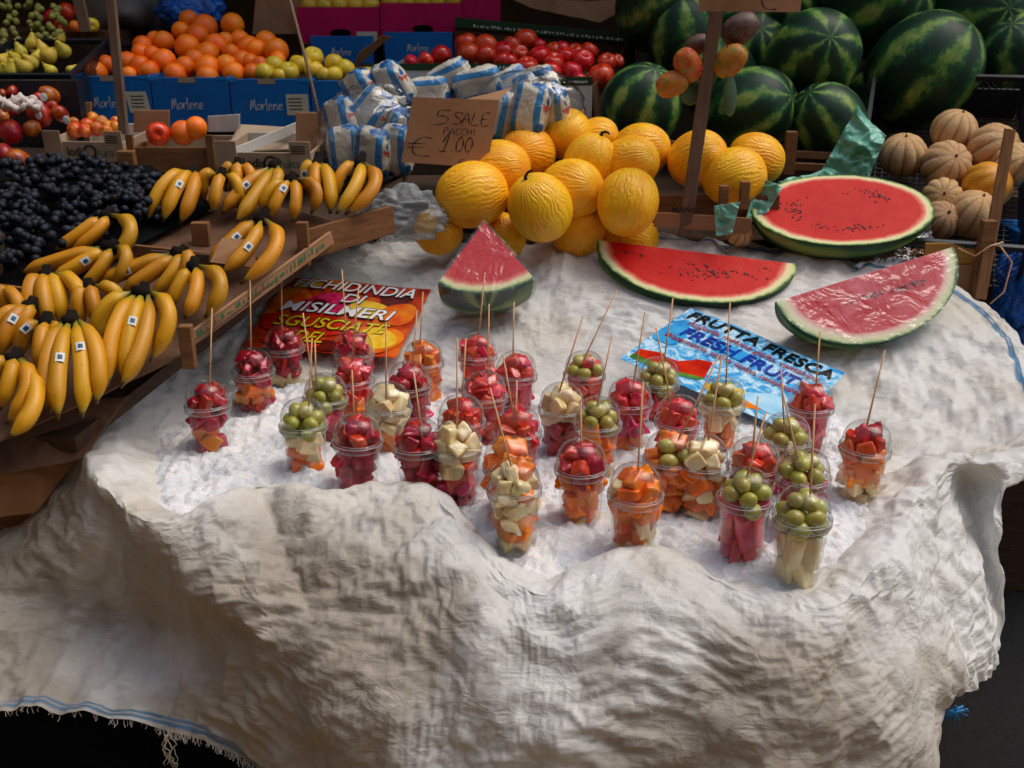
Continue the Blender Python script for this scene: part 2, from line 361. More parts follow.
# wet fruit pieces in the cups
M['cR']=simple('cut_watermelon','cc0e0e','e4241a',60,.10,.7,110,.8,.03,c3='f04a3c',sss=.25)
M['cD']=simple('cut_red_prickly_pear','8c0418','bc0c24',50,.15,.7,120,.6,.02,c3='b81a26',sss=.1)
M['cK']=simple('cut_pink_prickly_pear','b81440','d8305a',50,.15,.6,120,.6,.02,c3='d04860',sss=.1)
M['cO']=simple('cut_cantaloupe','f86402','ff8410',40,.12,.4,90,.6,.02,c3='f29a3a',sss=.15)
M['cW']=simple('cut_white_melon','eec682','f6dca4',40,.13,.4,90,.7,.02,c3='f8e8bc',sss=.3)
M['cG']=simple('green_grape','9c9430','b4aa48',40,.14,.1,60,.6,.04,c3='c8bc66',sss=.4)
M['stick']=simple('bamboo','cf9a66','deb488',50,.6,0,60,.3)
M['seed']=simple('melon_seed','120806','2a120c',40,.3)
def board(nm,c1,c2,rough=.8,streak=1.0):
    t=NT(nm); o=t.obj(); mp=t.n('ShaderNodeMapping'); t.t.links.new(o,mp.inputs[0]); mp.inputs['Scale'].default_value=(1.2,9,9)
    n=t.noise(mp.outputs[0],9,6,.65,.6); st=t.noise(o,4,3)
    col=t.ramp(n,[(.3,c1),(.7,c2)]); col=t.mix(t.math('MULTIPLY',st,.5),col,'3a2a1c')
    t.pbr(col,rough,t.bump(n,.5,.002),.3); return t.m
M['wood']=board('crate_wood','6b4426','9a6b40')
M['woodd']=board('weathered_wood','33251b','57402e')
M['pole']=board('grey_brown_slat','6a5444','8a7058')
M['woody']=board('yellow_crate_wood','a8742c','c8974a')
M['card']=simple('cardboard','946a4a','a47a58',6,.85,.1,40,.2,c3='84603f')
M['cardd']=simple('dark_cardboard','4a3222','5a3e2a',6,.85,.1,40,.2)
M['cardl']=simple('pale_cardboard','a08a70','b09a80',6,.85,.1,40,.2)
M['paper']=simple('brown_paper','5a4030','6b4e3a',5,.8,.5,18,.2,bdist=.01)
M['bluebox']=simple('blue_box_board','0460a8','0a6cb4',5,.5,.05,40,.3)
M['bluein']=simple('blue_liner','0a78b8','1a8ac8',9,.35,.4,40,.4)
M['pinkbox']=simple('pink_box_board','b00650','be0a58',5,.5,.05,40,.3)
M['greenbox']=simple('green_box_board','1c3a1a','24482a',5,.6,.05,40,.3)
M['white']=simple('white_board','b8b4ac','c4c0b8',5,.7,.05,40,.3)
M['white2']=simple('white_print','d8d4cc')
M['cream']=simple('cream_print','c8c4a8')
M['black']=simple('black_crate_plastic','14181f','1c222c',10,.4,.1,60,.4)
M['ink']=simple('black_ink','080808')
M['inkb']=simple('dark_pen','101424')
M['greenpl']=simple('green_bag_plastic','5aa68c','84c4ae',12,.35,.8,30,.5,bdist=.01,sss=.1)
M['bluepl']=simple('blue_bag_plastic','0a4a9c','1a6ac8',9,.3,.9,22,.5,bdist=.02)
M['grey']=simple('grey_shade_cloth','3a3835','4a4642',3,.8,.2,10,.2)
M['hoodm']=simple('grey_paper','6c6660','7c766e',4,.7,.2,10,.2)
M['foam']=simple('foam_net','c8b8b0','d8ccc4',30,.7,.6,60,.3)
M['dark']=simple('dark_backing','06060a','0a0a0c',4,.9,.1,10,.1)
M['wall']=simple('market_wall','4a3c30','5a4a3a',1.2,.9,.3,6,.2)
M['facade']=simple('warm_plaster','8a7258','9a8468',.6,.9,.3,4,.2)  # plaster's own warm tones, mixed at random
M['asphalt']=simple('asphalt','0a0a0a','121212',30,.8,.8,120,.3,bdist=.004)
M['green_ink']=simple('green_ink','2a6a48')
# ------------------------------------------------------------------ setting and light
mb=MB(); mb.add([(-60,-60,0),(60,-60,0),(60,60,0),(-60,60,0)],[(0,1,2,3)]); tag(mb.build('ground',M['asphalt']),kind='structure')
mb=MB(); mb.box(Matrix(),-4.9,8,-3.9,1.15,.0,.02); M['bounce_stone']=simple('bounce_floor_stone','8a765c','a08a6c',1.5,.8,.4,9,.2); tag(mb.build('bounce_floor',M['bounce_stone']),kind='structure')  # unseen warm slab added to bounce fill light onto the front cloth
def wallbox(name,x0,x1,y0,y1,z0,z1,m,label=None,cat=None):
    b=MB(); b.box(Matrix(),x0,x1,y0,y1,z0,z1); o=b.build(name,m)
    if label: tag(o,label,cat)
    else: tag(o,kind='structure')
    return o
wallbox('back_wall',-6,6,5.0,5.2,0.0,6,M['wall'],'dark brown market wall far behind the stacked fruit boxes','wall')
wallbox('house_facade',-9,9,-4.4,-4.0,0,7.5,M['facade'],'plastered house front across the street facing the stall','wall')
wallbox('side_facade',-5.4,-5.0,-4,5,0,6,M['facade'],'plastered side wall closing the street at the stall','wall')
# unseen awning added over the stall back to darken the background
t=empty('added_stall_awning',(0,2.75,2.5),'unseen grey cloth awning added to shade the back of the fruit stall','awning')
b=MB()
NX=24;V=[];F=[]
for i in range(NX+1):
    for j in range(9):
        x=-4.5+9*i/NX; y=3.6+1.5*j/8; V.append((x,y,2.62+.2*j/8-.05*math.sin(j/8*PI)*(1+.4*math.sin(x*3))))
for i in range(NX):
    for j in range(8): F.append((i*9+j,(i+1)*9+j,(i+1)*9+j+1,i*9+j+1))
b.add(V,F); o=b.build('shade_cloth',M['grey'],t,smooth=True); md=o.modifiers.new('s','SOLIDIFY'); md.thickness=.004
b=MB(); b.tube([(-4.5,3.6,2.59),(4.5,3.6,2.59)],.025); b.build('shade_pole',M['woodd'],t)
t=empty('added_street_awning',(0,-.55,2.7),'unseen grey awning added behind the camera to darken the cart front','awning')  # extra awning out of view, put in to cut light on the front cloth
b=MB(); b.box(Matrix.Rotation(.0,4,'X'),-4.5,4.5,-3.8,-1.9,2.7,2.705); b.build('shade_cloth',M['grey'],t)
b=MB(); b.tube([(-4.5,-1.9,2.675),(4.5,-1.9,2.675)],.02); b.build('shade_pole',M['woodd'],t)
w=bpy.data.worlds.new('World'); scn.world=w; w.use_nodes=True; nt=w.node_tree; nt.nodes.clear()
SUN_EL=math.radians(64); SUN_AZ=math.radians(80)   # azimuth measured from +Y clockwise
sk=nt.nodes.new('ShaderNodeTexSky'); sk.sky_type='NISHITA'; sk.sun_disc=False; sk.sun_elevation=SUN_EL; sk.sun_rotation=SUN_AZ; sk.air_density=1.2; sk.dust_density=4.0
bg=nt.nodes.new('ShaderNodeBackground'); bg.inputs[1].default_value=.15; wo=nt.nodes.new('ShaderNodeOutputWorld')
nt.links.new(sk.outputs[0],bg.inputs[0]); nt.links.new(bg.outputs[0],wo.inputs[0])
sl=bpy.data.lights.new('sun','SUN'); sl.energy=1.0; sl.angle=math.radians(42); sl.color=(1,.95,.88); so=bpy.data.objects.new('sun',sl); COL.objects.link(so)
dvec=Vector((math.sin(SUN_AZ)*math.cos(SUN_EL),math.cos(SUN_AZ)*math.cos(SUN_EL),math.sin(SUN_EL)))
so.rotation_euler=dvec.to_track_quat('Z','Y').to_euler(); so.location=(2,0,6)
scn.view_settings.view_transform='Standard'; scn.view_settings.look='None'; scn.view_settings.gamma=1; scn.view_settings.exposure=0.24
scn.render.engine='CYCLES'
cy=scn.cycles; cy.use_denoising=True; cy.max_bounces=10; cy.transparent_max_bounces=24; cy.diffuse_bounces=4; cy.glossy_bounces=3; cy.caustics_reflective=False; cy.caustics_refractive=False
cy.sample_clamp_indirect=4; cy.use_light_tree=True
# ------------------------------------------------------------------ the sack cloth over the cart
def st(px,py,lip,sk,z=None):
    """rim pixel, lip above the table profile, three skirt points (px,py,Y) or world offsets"""
    rim=S(px,py,Zp,lip) if z is None else PZ(px,py,z)
    K=[]
    for s in sk:
        if len(s)==4: K.append(rim+Vector(s[:3]))
        else: K.append(PY(*s))
    return rim,lip,K
bk=[(0,.035,-.02,1),(0,.07,-.09,1),(0,.09,-.2,1)]
rt=[(.04,0.01,-.04,1),(.06,.0,-.16,1),(.05,-.02,-.3,1)]
ST=[
 st(520,241,.0,bk),st(600,231,.0,bk),st(690,237,.0,bk),st(770,246,.0,bk),st(850,258,.0,bk),st(925,272,.0,bk),
 st(975,296,.0,[(.02,.03,-.02,1),(.04,.05,-.1,1),(.04,.05,-.25,1)]),st(1008,330,0.0,[(.03,.01,-.02,1),(.05,.02,-.1,1),(.05,.02,-.25,1)]),
 st(1032,385,.01,rt),
 st(1045,440,.03,[(.02,0,-.03,1),(.03,-.01,-.05,1),(.03,-.01,-.07,1)]),
 st(1000,462,.05,[(.01,-.02,-.03,1),(.01,-.03,-.05,1),(.0,-.03,-.07,1)]),
 st(950,462,.06,[(966,486,1.83),(985,560,1.74),(1004,628,1.68)]),
 st(922,492,.06,[(950,530,1.66),(985,606,1.62),(1000,662,1.62)]),
 st(902,530,.05,[(930,590,1.50),(965,660,1.47),(975,688,1.50)]),
 st(872,570,.04,[(896,640,1.36),(930,700,1.36),(946,712,1.42)]),
 st(835,604,.03,[(850,670,1.27),(890,750,1.26),(915,800,1.30)]),
 st(790,602,.02,[(800,680,1.24),(820,800,1.22),(830,960,1.30)]),
 st(742,588,.03,[(745,680,1.25),(750,800,1.20),(750,960,1.28)]),
 st(700,566,.04,[(700,650,1.29),(700,800,1.20),(700,960,1.26)]),
 st(645,545,.06,[(640,630,1.31),(640,790,1.20),(640,960,1.26)]),
 st(600,565,.05,[(600,650,1.30),(590,790,1.20),(590,960,1.26)]),
 st(555,590,.03,[(555,660,1.30),(545,790,1.21),(540,960,1.26)]),
 st(512,578,.03,[(520,650,1.31),(500,790,1.23),(500,960,1.28)]),
 st(470,535,.05,[(480,630,1.34),(460,790,1.26),(450,960,1.30)]),
 st(432,490,.07,[(435,590,1.42),(420,760,1.28),(400,940,1.30)]),
 st(375,492,.06,[(375,590,1.44),(370,740,1.30),(350,900,1.33)]),
 st(318,500,.06,[(320,590,1.45),(330,710,1.34),(310,800,1.37)]),
 st(262,484,.07,[(265,580,1.48),(300,690,1.38),(262,775,1.40)]),
 st(205,508,.06,[(215,580,1.48),(250,650,1.43),(215,748,1.42)]),
 st(150,520,.06,[(165,575,1.52),(165,640,1.60),(150,726,1.46)]),
 st(108,490,.06,[(122,540,1.62),(85,615,1.70),(40,706,1.50)]),
 st(90,452,.06,[(72,488,1.78),(0,585,1.70),(-50,702,1.53)]),
 st(112,414,.04,[(84,448,1.90),(30,505,1.84),(-60,592,1.76)]),
 st(170,362,.02,[(150,385,2.06),(100,420,2.02),(90,450,1.98)]),
 st(215,325,.01,[(-.03,0,-.02,1),(-.05,0,-.06,1),(-.06,0,-.12,1)]),
 st(250,290,.0,[(-.03,0,-.02,1),(-.05,0,-.06,1),(-.06,0,-.12,1)]),
 st(295,262,.0,bk),st(350,249,.0,bk),st(430,243,.0,bk)]
NS=len(ST); CEN=S(545,420)
def crom(P,t):            # periodic Catmull-Rom, P (n,3), t array in [0,n)
    n=len(P); i=np.floor(t).astype(int); f=(t-i)[:,None]; p0=P[(i-1)%n];p1=P[i%n];p2=P[(i+1)%n];p3=P[(i+2)%n]
    return .5*((2*p1)+(-p0+p2)*f+(2*p0-5*p1+4*p2-p3)*f**2+(-p0+3*p1-3*p2+p3)*f**3)
def build_rings(NI,NO,RES):
    NA=NS*RES; ta=np.arange(NA)/RES
    rim=crom(np.array([tuple(s[0]) for s in ST]),ta); lip=crom(np.array([[s[1]]*3 for s in ST]),ta)[:,0]
    K=[crom(np.array([tuple(s[2][k]) for s in ST]),ta) for k in range(3)]; c=np.array(CEN); rings=[]
    def interior(s):
        xy=c[None,:2]*(1-s)+rim[:,:2]*s
        x=np.clip((s-.80)/.20,0,1); w=x*x*(3-2*x)
        basin=.040*(1-np.clip((s-.55)/.4,0,1))
        zz=Zp(xy[:,1])+lip*w-basin*np.clip((2.6-xy[:,1])/.4,0,1)
        zz=zz+(rim[:,2]-Zp(rim[:,1])-lip)*w
        return np.column_stack([xy,zz])
    for i in range(NI+1): rings.append(interior(.02+.98*i/NI))
    P0=interior(.93); seq=[P0,rim,K[0],K[1],K[2],K[2]*2-K[1]]
    for j in range(1,NO+1):
        t=3*j/NO; i=min(int(t),2); f=t-i; p0,p1,p2,p3=seq[i],seq[i+1],seq[i+2],seq[i+3]
        rings.append(.5*((2*p1)+(-p0+p2)*f+(2*p0-5*p1+4*p2-p3)*f**2+(-p0+3*p1-3*p2+p3)*f**3))
    return np.array(rings)
def normals(G):
    da=np.roll(G,-1,1)-np.roll(G,1,1); dr=np.gradient(G,axis=0); n=np.cross(dr,da); n/=np.linalg.norm(n,axis=2)[:,:,None]+1e-9; return n
NI0,NO0,RES0=128,112,20
B0=build_rings(NI0,NO0,RES0); shp=B0.shape[:2]; fl=B0.reshape(-1,3)
R0_=np.arange(shp[0])[:,None]*np.ones(shp); sin0=R0_/NI0
def fold(G,pts,w,a):
    d2=np.full(G.shape[:2],9.)
    for i in range(len(pts)-1):
        A=np.array(pts[i]);B=np.array(pts[i+1]); ab=B-A; q=G-A; tt=np.clip((q@ab)/(ab@ab),0,1); d2=np.minimum(d2,np.linalg.norm(q-tt[:,:,None]*ab,axis=2))
    return a*np.exp(-(d2/w)**1.35)
FO=0
for pl,w_,a_ in [([(262,492,1.64),(300,590,1.46),(390,680,1.40),(520,768,1.30)],.024,.024),([(225,520,1.60),(270,620,1.44),(345,700,1.38),(400,768,1.34)],.05,-.03),
 ([(440,496,1.62),(480,545,1.45),(505,600,1.38)],.020,.016),([(440,500,1.60),(380,560,1.48),(320,590,1.46)],.02,.012),
 ([(640,550,1.48),(665,620,1.35),(740,690,1.27),(800,740,1.23)],.020,.018),([(600,590,1.45),(640,650,1.33),(720,720,1.25)],.03,-.018),
 ([(545,595,1.42),(520,660,1.32),(525,760,1.24)],.03,.010),([(700,580,1.42),(760,640,1.30),(860,680,1.27)],.02,.010),
 ([(850,600,1.40),(840,680,1.27),(850,760,1.24)],.03,.018),([(930,500,1.70),(935,580,1.55),(960,680,1.48)],.012,.014),([(900,520,1.65),(870,600,1.38),(890,700,1.34)],.02,-.012),
 ([(905,480,1.72),(860,520,1.60),(830,560,1.50)],.02,.010),([(120,470,1.72),(110,540,1.66),(80,640,1.65)],.02,.012),([(140,530,1.62),(150,620,1.60),(190,700,1.45)],.03,-.02)]:
    FO=FO+fold(B0,[tuple(PY(*p)) for p in pl],w_,a_)
skm=np.clip((R0_-NI0+10)/35,0,1)
bigp=perlin(fl*np.array([4.2,4.2,3.4])+5).reshape(shp)
B0=B0+normals(B0)*(FO*.9+bigp*.003*skm)[:,:,None]
X,Yy=B0[:,:,0],B0[:,:,1]
def blob(px,py,rx,ry):
    q=S(px,py); return np.exp(-(((X-q.x)/rx)**2+((Yy-q.y)/ry)**2)**2)
quiet=np.clip(blob(345,315,.22,.17)+blob(750,365,.25,.17)+blob(690,280,.33,.10)+blob(870,318,.26,.13)+blob(490,285,.12,.07),0,1)*(R0_<=NI0)
def ups(A):           # double the grid in both directions
    nr,na=A.shape[:2]; B=np.empty((2*nr-1,na)+A.shape[2:]); B[::2]=A; B[1::2]=(A[:-1]+A[1:])/2
    Z=np.empty((2*nr-1,2*na)+A.shape[2:]); Z[:,::2]=B; Z[:,1::2]=(B+np.roll(B,-1,1))/2
    return Z
def relax(X0,X,eps,iters,kb,pull,dmax,dirn):
    """thin sheet slightly too large for its support: it buckles into creases"""
    N0=normals(X0); fam=[]
    h_,v_=np.clip(1-dirn,0,2.2),np.clip(1+dirn,0,2.2); one=np.ones_like(dirn); m_=(h_+v_)/2
    for (dr,da,k,ani) in ((0,1,1.0,h_),(1,0,1.0,v_),(1,1,.6,m_),(1,-1,.6,m_),(0,2,kb,h_),(2,0,kb,v_)):
        E0=np.roll(X0,-da,1)[dr:]-X0[:X0.shape[0]-dr]; L=np.linalg.norm(E0,axis=2)*(1+(eps*ani)[:X0.shape[0]-dr]); fam.append((dr,da,k,L))
    X=X.copy(); V=np.zeros_like(X)
    for it in range(iters):
        C=np.zeros_like(X); n=X.shape[0]
        for dr,da,k,L in fam:
            E=np.roll(X,-da,1)[dr:]-X[:n-dr]; l=np.linalg.norm(E,axis=2)+1e-9; c=E*((l-L)/l*.5*k)[:,:,None]
            C[:n-dr]+=c; C[dr:]-=np.roll(c,da,1)
        C*=.30
        V=V*.82+C; X=X+V
        D=X-X0; dn=(D*N0).sum(2); T_=D-dn[:,:,None]*N0
        X=X-T_*.04-(N0*(dn*pull)[:,:,None]); over=np.clip(np.abs(dn)-dmax,0,None)*np.sign(dn); X=X-N0*(over*.5)[:,:,None]
    return X
flatB=B0.reshape(-1,3)
def nz(f,s_): return perlin(flatB*f+s_).reshape(shp)
env=(1-.97*quiet)*np.clip((sin0-.3)/.15,0,1)*1.0
dirn=np.clip(.15+.75*nz(3.3,11)+.4*nz(8,31),-.3,.7)
mod0=np.clip(1+1.6*nz(2.6,2),.35,2.2); mod1=np.clip(.9+2.0*nz(4.1,5),.05,2.4); mod2=np.clip(.75+2.4*nz(6.3,8),.0,2.6)
def lvl(a,k): return a[::k,::k]
def down_up(D,shape):
    Z=ups(D)[:shape[0],:shape[1]]
    while Z.shape[0]<shape[0]: Z=np.concatenate([Z,Z[-1:]],0)
    return Z
def seedn(C,lst,q):
    P=C.reshape(-1,3); w_=np.stack([perlin(P*6+1),perlin(P*6+2.5),perlin(P*6+7)],1)*.05; d=0
    for f,a in lst: d=d+perlin((P+w_)*f+f)*a
    return C+normals(C)*(d.reshape(C.shape[:2])*(1-q))[:,:,None]
C0=lvl(B0,4); X0_=relax(C0,seedn(C0,[(4,.005),(8,.006),(15,.005)],lvl(quiet,4)),lvl(env*mod0*.011,4),200,.16,.002,.014,lvl(dirn,4))
C1=lvl(B0,2); X1=C1+down_up(X0_-C0,C1.shape[:2]); X1=relax(C1,seedn(X1,[(13,.004),(20,.003),(33,.002)],lvl(quiet,2)),lvl(env*(mod0*.011+mod1*.022),2),130,.05,.0012,.022,lvl(dirn,2))
X2=B0+down_up(X1-C1,shp); X2=relax(B0,seedn(X2,[(40,.0010),(75,.0008)],quiet),env*(mod0*.011+mod1*.022+mod2*.022),60,.03,.001,.024,dirn)
def facet(P,f,rot,seed,an=(1,1,1)):
    Rm=np.array(Euler(rot).to_matrix()); P=(P@Rm.T)*np.array(an)*f+seed; I=np.floor(P).astype(int); F=P-I
    o3=np.argsort(-F,axis=1); Fs=np.take_along_axis(F,o3,1)
    def val(J): return _perm[_perm[_perm[J[:,0]&255]+(J[:,1]&255)]+(J[:,2]&255)]/255.-.5
    J=I.copy(); res=val(J)*(1-Fs[:,0]); ar=np.arange(len(P))
    for k in range(3):
        J=J.copy(); J[ar,o3[:,k]]+=1; res=res+val(J)*(Fs[:,k]-(Fs[:,k+1] if k<2 else 0))
    return res.reshape(shp)
wq=np.stack([perlin(flatB*3.5+3),perlin(flatB*3.5+13),perlin(flatB*3.5+23)],1)*.10
FAc=facet(flatB+wq,6,(.3,.5,.2),3,(1,1,.8))*.034+facet(flatB+wq,13,(1.1,.2,.7),9,(.9,1,1.2))*.016+facet(flatB+wq,28,(.4,1.3,.3),5,(.8,1,1.3))*.005
X2=X2+normals(B0)*(FAc*env*(.55+.45*np.clip((R0_-NI0+14)/28,0,1)+.5*np.exp(-((R0_-NI0)/10)**2)))[:,:,None]
G=ups(X2); NI=NI0*2; NO=NO0*2; RES=RES0*2; NR=G.shape[0]; NA=G.shape[1]; ta=np.arange(NA)/RES; sh=(NR,NA)
# soften the doubled grid a little
G[1:-1]=G[1:-1]*.5+(G[:-2]+G[2:])*.25; G=G*.5+(np.roll(G,1,1)+np.roll(G,-1,1))*.25
flat=G.reshape(-1,3); R=np.arange(NR)[:,None]; out=np.clip((R-NI)/NO,0,1); c=np.array(CEN)
hem=np.clip((out-.97)/.03,0,1)
G[:,:,2]+= hem*.008*perlin(flat*14).reshape(sh)
V=G.reshape(-1,3)
idx=np.arange(NR*NA).reshape(NR,NA)
a=idx[:-1,:];b_=np.roll(idx,-1,1)[:-1,:];c_=np.roll(idx,-1,1)[1:,:];d_=idx[1:,:]
Fq=np.stack([a,b_,c_,d_],2).reshape(-1,4)
cartloc=Vector((0.1,1.9,0))
me=bpy.data.meshes.new('sack_cloth'); me.vertices.add(len(V)+1); me.vertices.foreach_set('co',np.vstack([V-np.array(cartloc),(c+np.array([0,0,-.025])-np.array(cartloc))[None]]).ravel())
cap=np.stack([np.full(NA,NR*NA),np.roll(idx[0],-1),idx[0]],1)
nf=len(Fq); me.loops.add(nf*4+len(cap)*3); me.polygons.add(nf+len(cap))
me.loops.foreach_set('vertex_index',np.concatenate([Fq.ravel(),cap.ravel()]).astype(np.int32))
me.polygons.foreach_set('loop_start',np.concatenate([np.arange(nf)*4,nf*4+np.arange(len(cap))*3]).astype(np.int32))
me.update(calc_edges=True); me.polygons.foreach_set('use_smooth',[True]*(nf+len(cap)))
st_i=ta[None,:]*np.ones(sh)
def band(x,c0,w): return np.clip(1-np.abs(x-c0)/w,0,1)**.4
Rr=R*np.ones(sh)
rd=np.linalg.norm((G-G[NI][None])[:,:,:2],axis=2)*np.where(Rr<=NI,1,9)+np.where(Rr>NI,1,0)
hd=np.linalg.norm((G-G[NR-1][None]),axis=2)
ga=np.clip((st_i-.9)*6,0,1)*np.clip((8.8-st_i)*6,0,1)
backblue=ga*np.clip(1.3*np.maximum(band(rd,.014,.0045),band(rd,.023,.0035)),0,1)
gb=np.clip((st_i-26.0)*6,0,1)*np.clip((30.5-st_i)*6,0,1)
lowblue=gb*np.clip(1.3*np.maximum(band(hd,.012,.004),band(hd,.021,.003)),0,1)*.8
leftseam=0
setattr_f(me,'blue',np.append((np.maximum(backblue,lowblue)).ravel(),0))
setattr_f(me,'front',np.append(((np.clip((out-.03)/.2,0,1)*np.clip((st_i-13.5)/2,0,1)*np.clip((33-st_i)/2,0,1))).ravel(),0))  # mask of the shade tone painted on the front skirt
ct=empty('sack_covered_cart',cartloc,'market cart covered with crumpled white woven plastic sacks holding the fruit cups','cart')
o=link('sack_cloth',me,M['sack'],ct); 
# cart body under the cloth
b=MB(); b.box(Matrix(),-.42,.56,1.66,2.6,.55,.66); b.box(Matrix(),-.40,.54,1.7,2.7,.35,.55); b.build('cart_body',M['woodd'],ct)
for x,y in ((-.36,1.75),(.5,1.75),(-.36,2.55),(.5,2.55)):
    b=MB(); b.box(Matrix(),x-.03,x+.03,y-.03,y+.03,0,.35); b.build('leg',M['woodd'],ct)
# frayed threads at the hem
def thread(pts,r,mat,name,par): b=MB(); b.tube(pts,r,5); return b.build(name,mat,par,smooth=True)
M['thread']=simple('loose_thread','a8a090','c0b8a8',20,.7)
M['bluecord']=simple('blue_cord','0c5a8c','1878b0',40,.5)
b=MB()
for k in range(7):
    p=PY(168+random.uniform(-4,6),735,1.425); pts=[p]
    for j in range(9): p=p+Vector((random.uniform(-.006,.006),random.uniform(-.004,.004),-random.uniform(.004,.012))); pts.append(p)
    b.tube(pts,.0009,5)
for k in range(160):
    u=random.uniform(29.0,27.0) if k%2 else random.uniform(27,30.6); ii=int(u*RES)%NA; p=Vector(G[-3,ii]); pts=[p]
    for j in range(3): p=p+Vector((random.uniform(-.004,.004),random.uniform(-.006,0),-random.uniform(.001,.006))); pts.append(p)
    b.tube(pts,.0006,4,cap=False)
for k in range(260):
    u=random.uniform(-2.6,.9)%NS; ii=int(u*RES)%NA; p=Vector(G[NI-1,ii]); pts=[p]
    for j in range(3): p=p+Vector((random.uniform(-.005,.005),random.uniform(-.004,.004),random.uniform(.0005,.005))); pts.append(p)
    b.tube(pts,.0005,4,cap=False)
b.build('frayed_hem',M['thread'],ct,smooth=True)
q=PY(950,712,1.42); b=MB()
for k in range(3):
    o1=Vector((random.uniform(-.01,.01),random.uniform(-.005,.005),0))
    b.tube([q+Vector((-.05,.01,-.03))+o1,q+Vector((-.02,.0,-.015))+o1,q+o1,q+Vector((.012,-.004,.01))+o1*2],.0028,7)
for k in range(9):
    aa=random.uniform(0,6.28); b.tube([q+Vector((.01,0,.0)),q+Vector((.012+.018*math.cos(aa),-.004,.018*math.sin(aa)))],.0016,5)
b.build('tie_cord',M['bluecord'],ct,smooth=True)
# ------------------------------------------------------------------ ice
IPX=[(122,470),(140,430),(185,405),(225,380),(300,372),(380,385),(440,372),(520,380),(600,395),(680,400),(740,395),(830,395),(880,450),(893,510),(868,566),(830,598),(788,597),(735,582),(690,558),(645,540),(598,560),(550,583),(512,570),(474,530),(432,486),(370,490),(318,497),(262,482),(205,505),(150,514)]
IP=np.array([[*S(x,y,Zp,.03)] for x,y in IPX])[:,:2]
x0,x1,y0,y1=IP[:,0].min()-.06,IP[:,0].max()+.06,IP[:,1].min()-.06,IP[:,1].max()+.06
nx,ny=420,320; gx,gy=np.meshgrid(np.linspace(x0,x1,nx),np.linspace(y0,y1,ny)); pts=np.column_stack([gx.ravel(),gy.ravel()])
ins=np.zeros(len(pts),bool); dist=np.full(len(pts),9.)
for i in range(len(IP)):
    A=IP[i];B=IP[(i+1)%len(IP)]; ab=B-A; tt=np.clip(((pts-A)@ab)/(ab@ab),0,1); dist=np.minimum(dist,np.linalg.norm(pts-(A+tt[:,None]*ab),axis=1))
    cnd=((A[1]>pts[:,1])!=(B[1]>pts[:,1])); xi=(B[0]-A[0])*(pts[:,1]-A[1])/(B[1]-A[1]+1e-12)+A[0]; ins^=cnd&(pts[:,0]<xi)
sd=np.where(ins,dist,-dist)
P3=np.column_stack([pts,np.zeros(len(pts))])
h=np.clip(sd/.07,-1,1); base=Zp(pts[:,1])-.004+.020*h-np.where(sd<0,-sd*1.2,0)+.010*np.exp(-(((pts[:,0]+.42)/.2)**2+((pts[:,1]-1.78)/.14)**2))
nz=perlin(P3*9)*.013+perlin(P3*22+4)*.009+perlin(P3*55+8)*.008+np.abs(perlin(P3*110+2))*.006+perlin(P3*200)*.0025
zi=base+nz
ICEZ=(pts,zi)
def icez(x,y):
    i=int(round((x-x0)/(x1-x0)*(nx-1))); j=int(round((y-y0)/(y1-y0)*(ny-1))); i=max(0,min(nx-1,i)); j=max(0,min(ny-1,j)); return float(zi[j*nx+i])
keep=sd>-.05; ii=np.arange(nx*ny).reshape(ny,nx)
q4=np.stack([ii[:-1,:-1],ii[:-1,1:],ii[1:,1:],ii[1:,:-1]],2).reshape(-1,4); q4=q4[keep[q4].all(1)]
used=np.unique(q4); mp=np.full(nx*ny,-1); mp[used]=np.arange(len(used))
VI=[tuple(v) for v in np.column_stack([pts[used],zi[used]])]; FI=[tuple(int(a) for a in f) for f in mp[q4]]
cand=np.where(sd>.004)[0]
for k in RNG.choice(cand,900):
    cx_,cy_,cz_=pts[k,0],pts[k,1],zi[k]; r_=RNG.uniform(.0015,.0035); b0=len(VI); A_=RNG.normal(size=(3,3)); Q_,_=np.linalg.qr(A_); sc_=RNG.uniform(.5,1.2,3)
    for v in ((1,0,0),(-1,0,0),(0,1,0),(0,-1,0),(0,0,1),(0,0,-1)):
        w_=Q_@(np.array(v)*sc_*r_)+np.array([cx_,cy_,cz_-r_*.15]); VI.append(tuple(w_))
    FI+=[tuple(b0+i for i in f) for f in ((0,2,4),(2,1,4),(1,3,4),(3,0,4),(2,0,5),(1,2,5),(3,1,5),(0,3,5))]
me=mesh('crushed_ice',VI,FI); o=link('crushed_ice',me,M['ice']); tag(o,'crushed white ice heaped between the fruit cups','ice',kind='stuff')
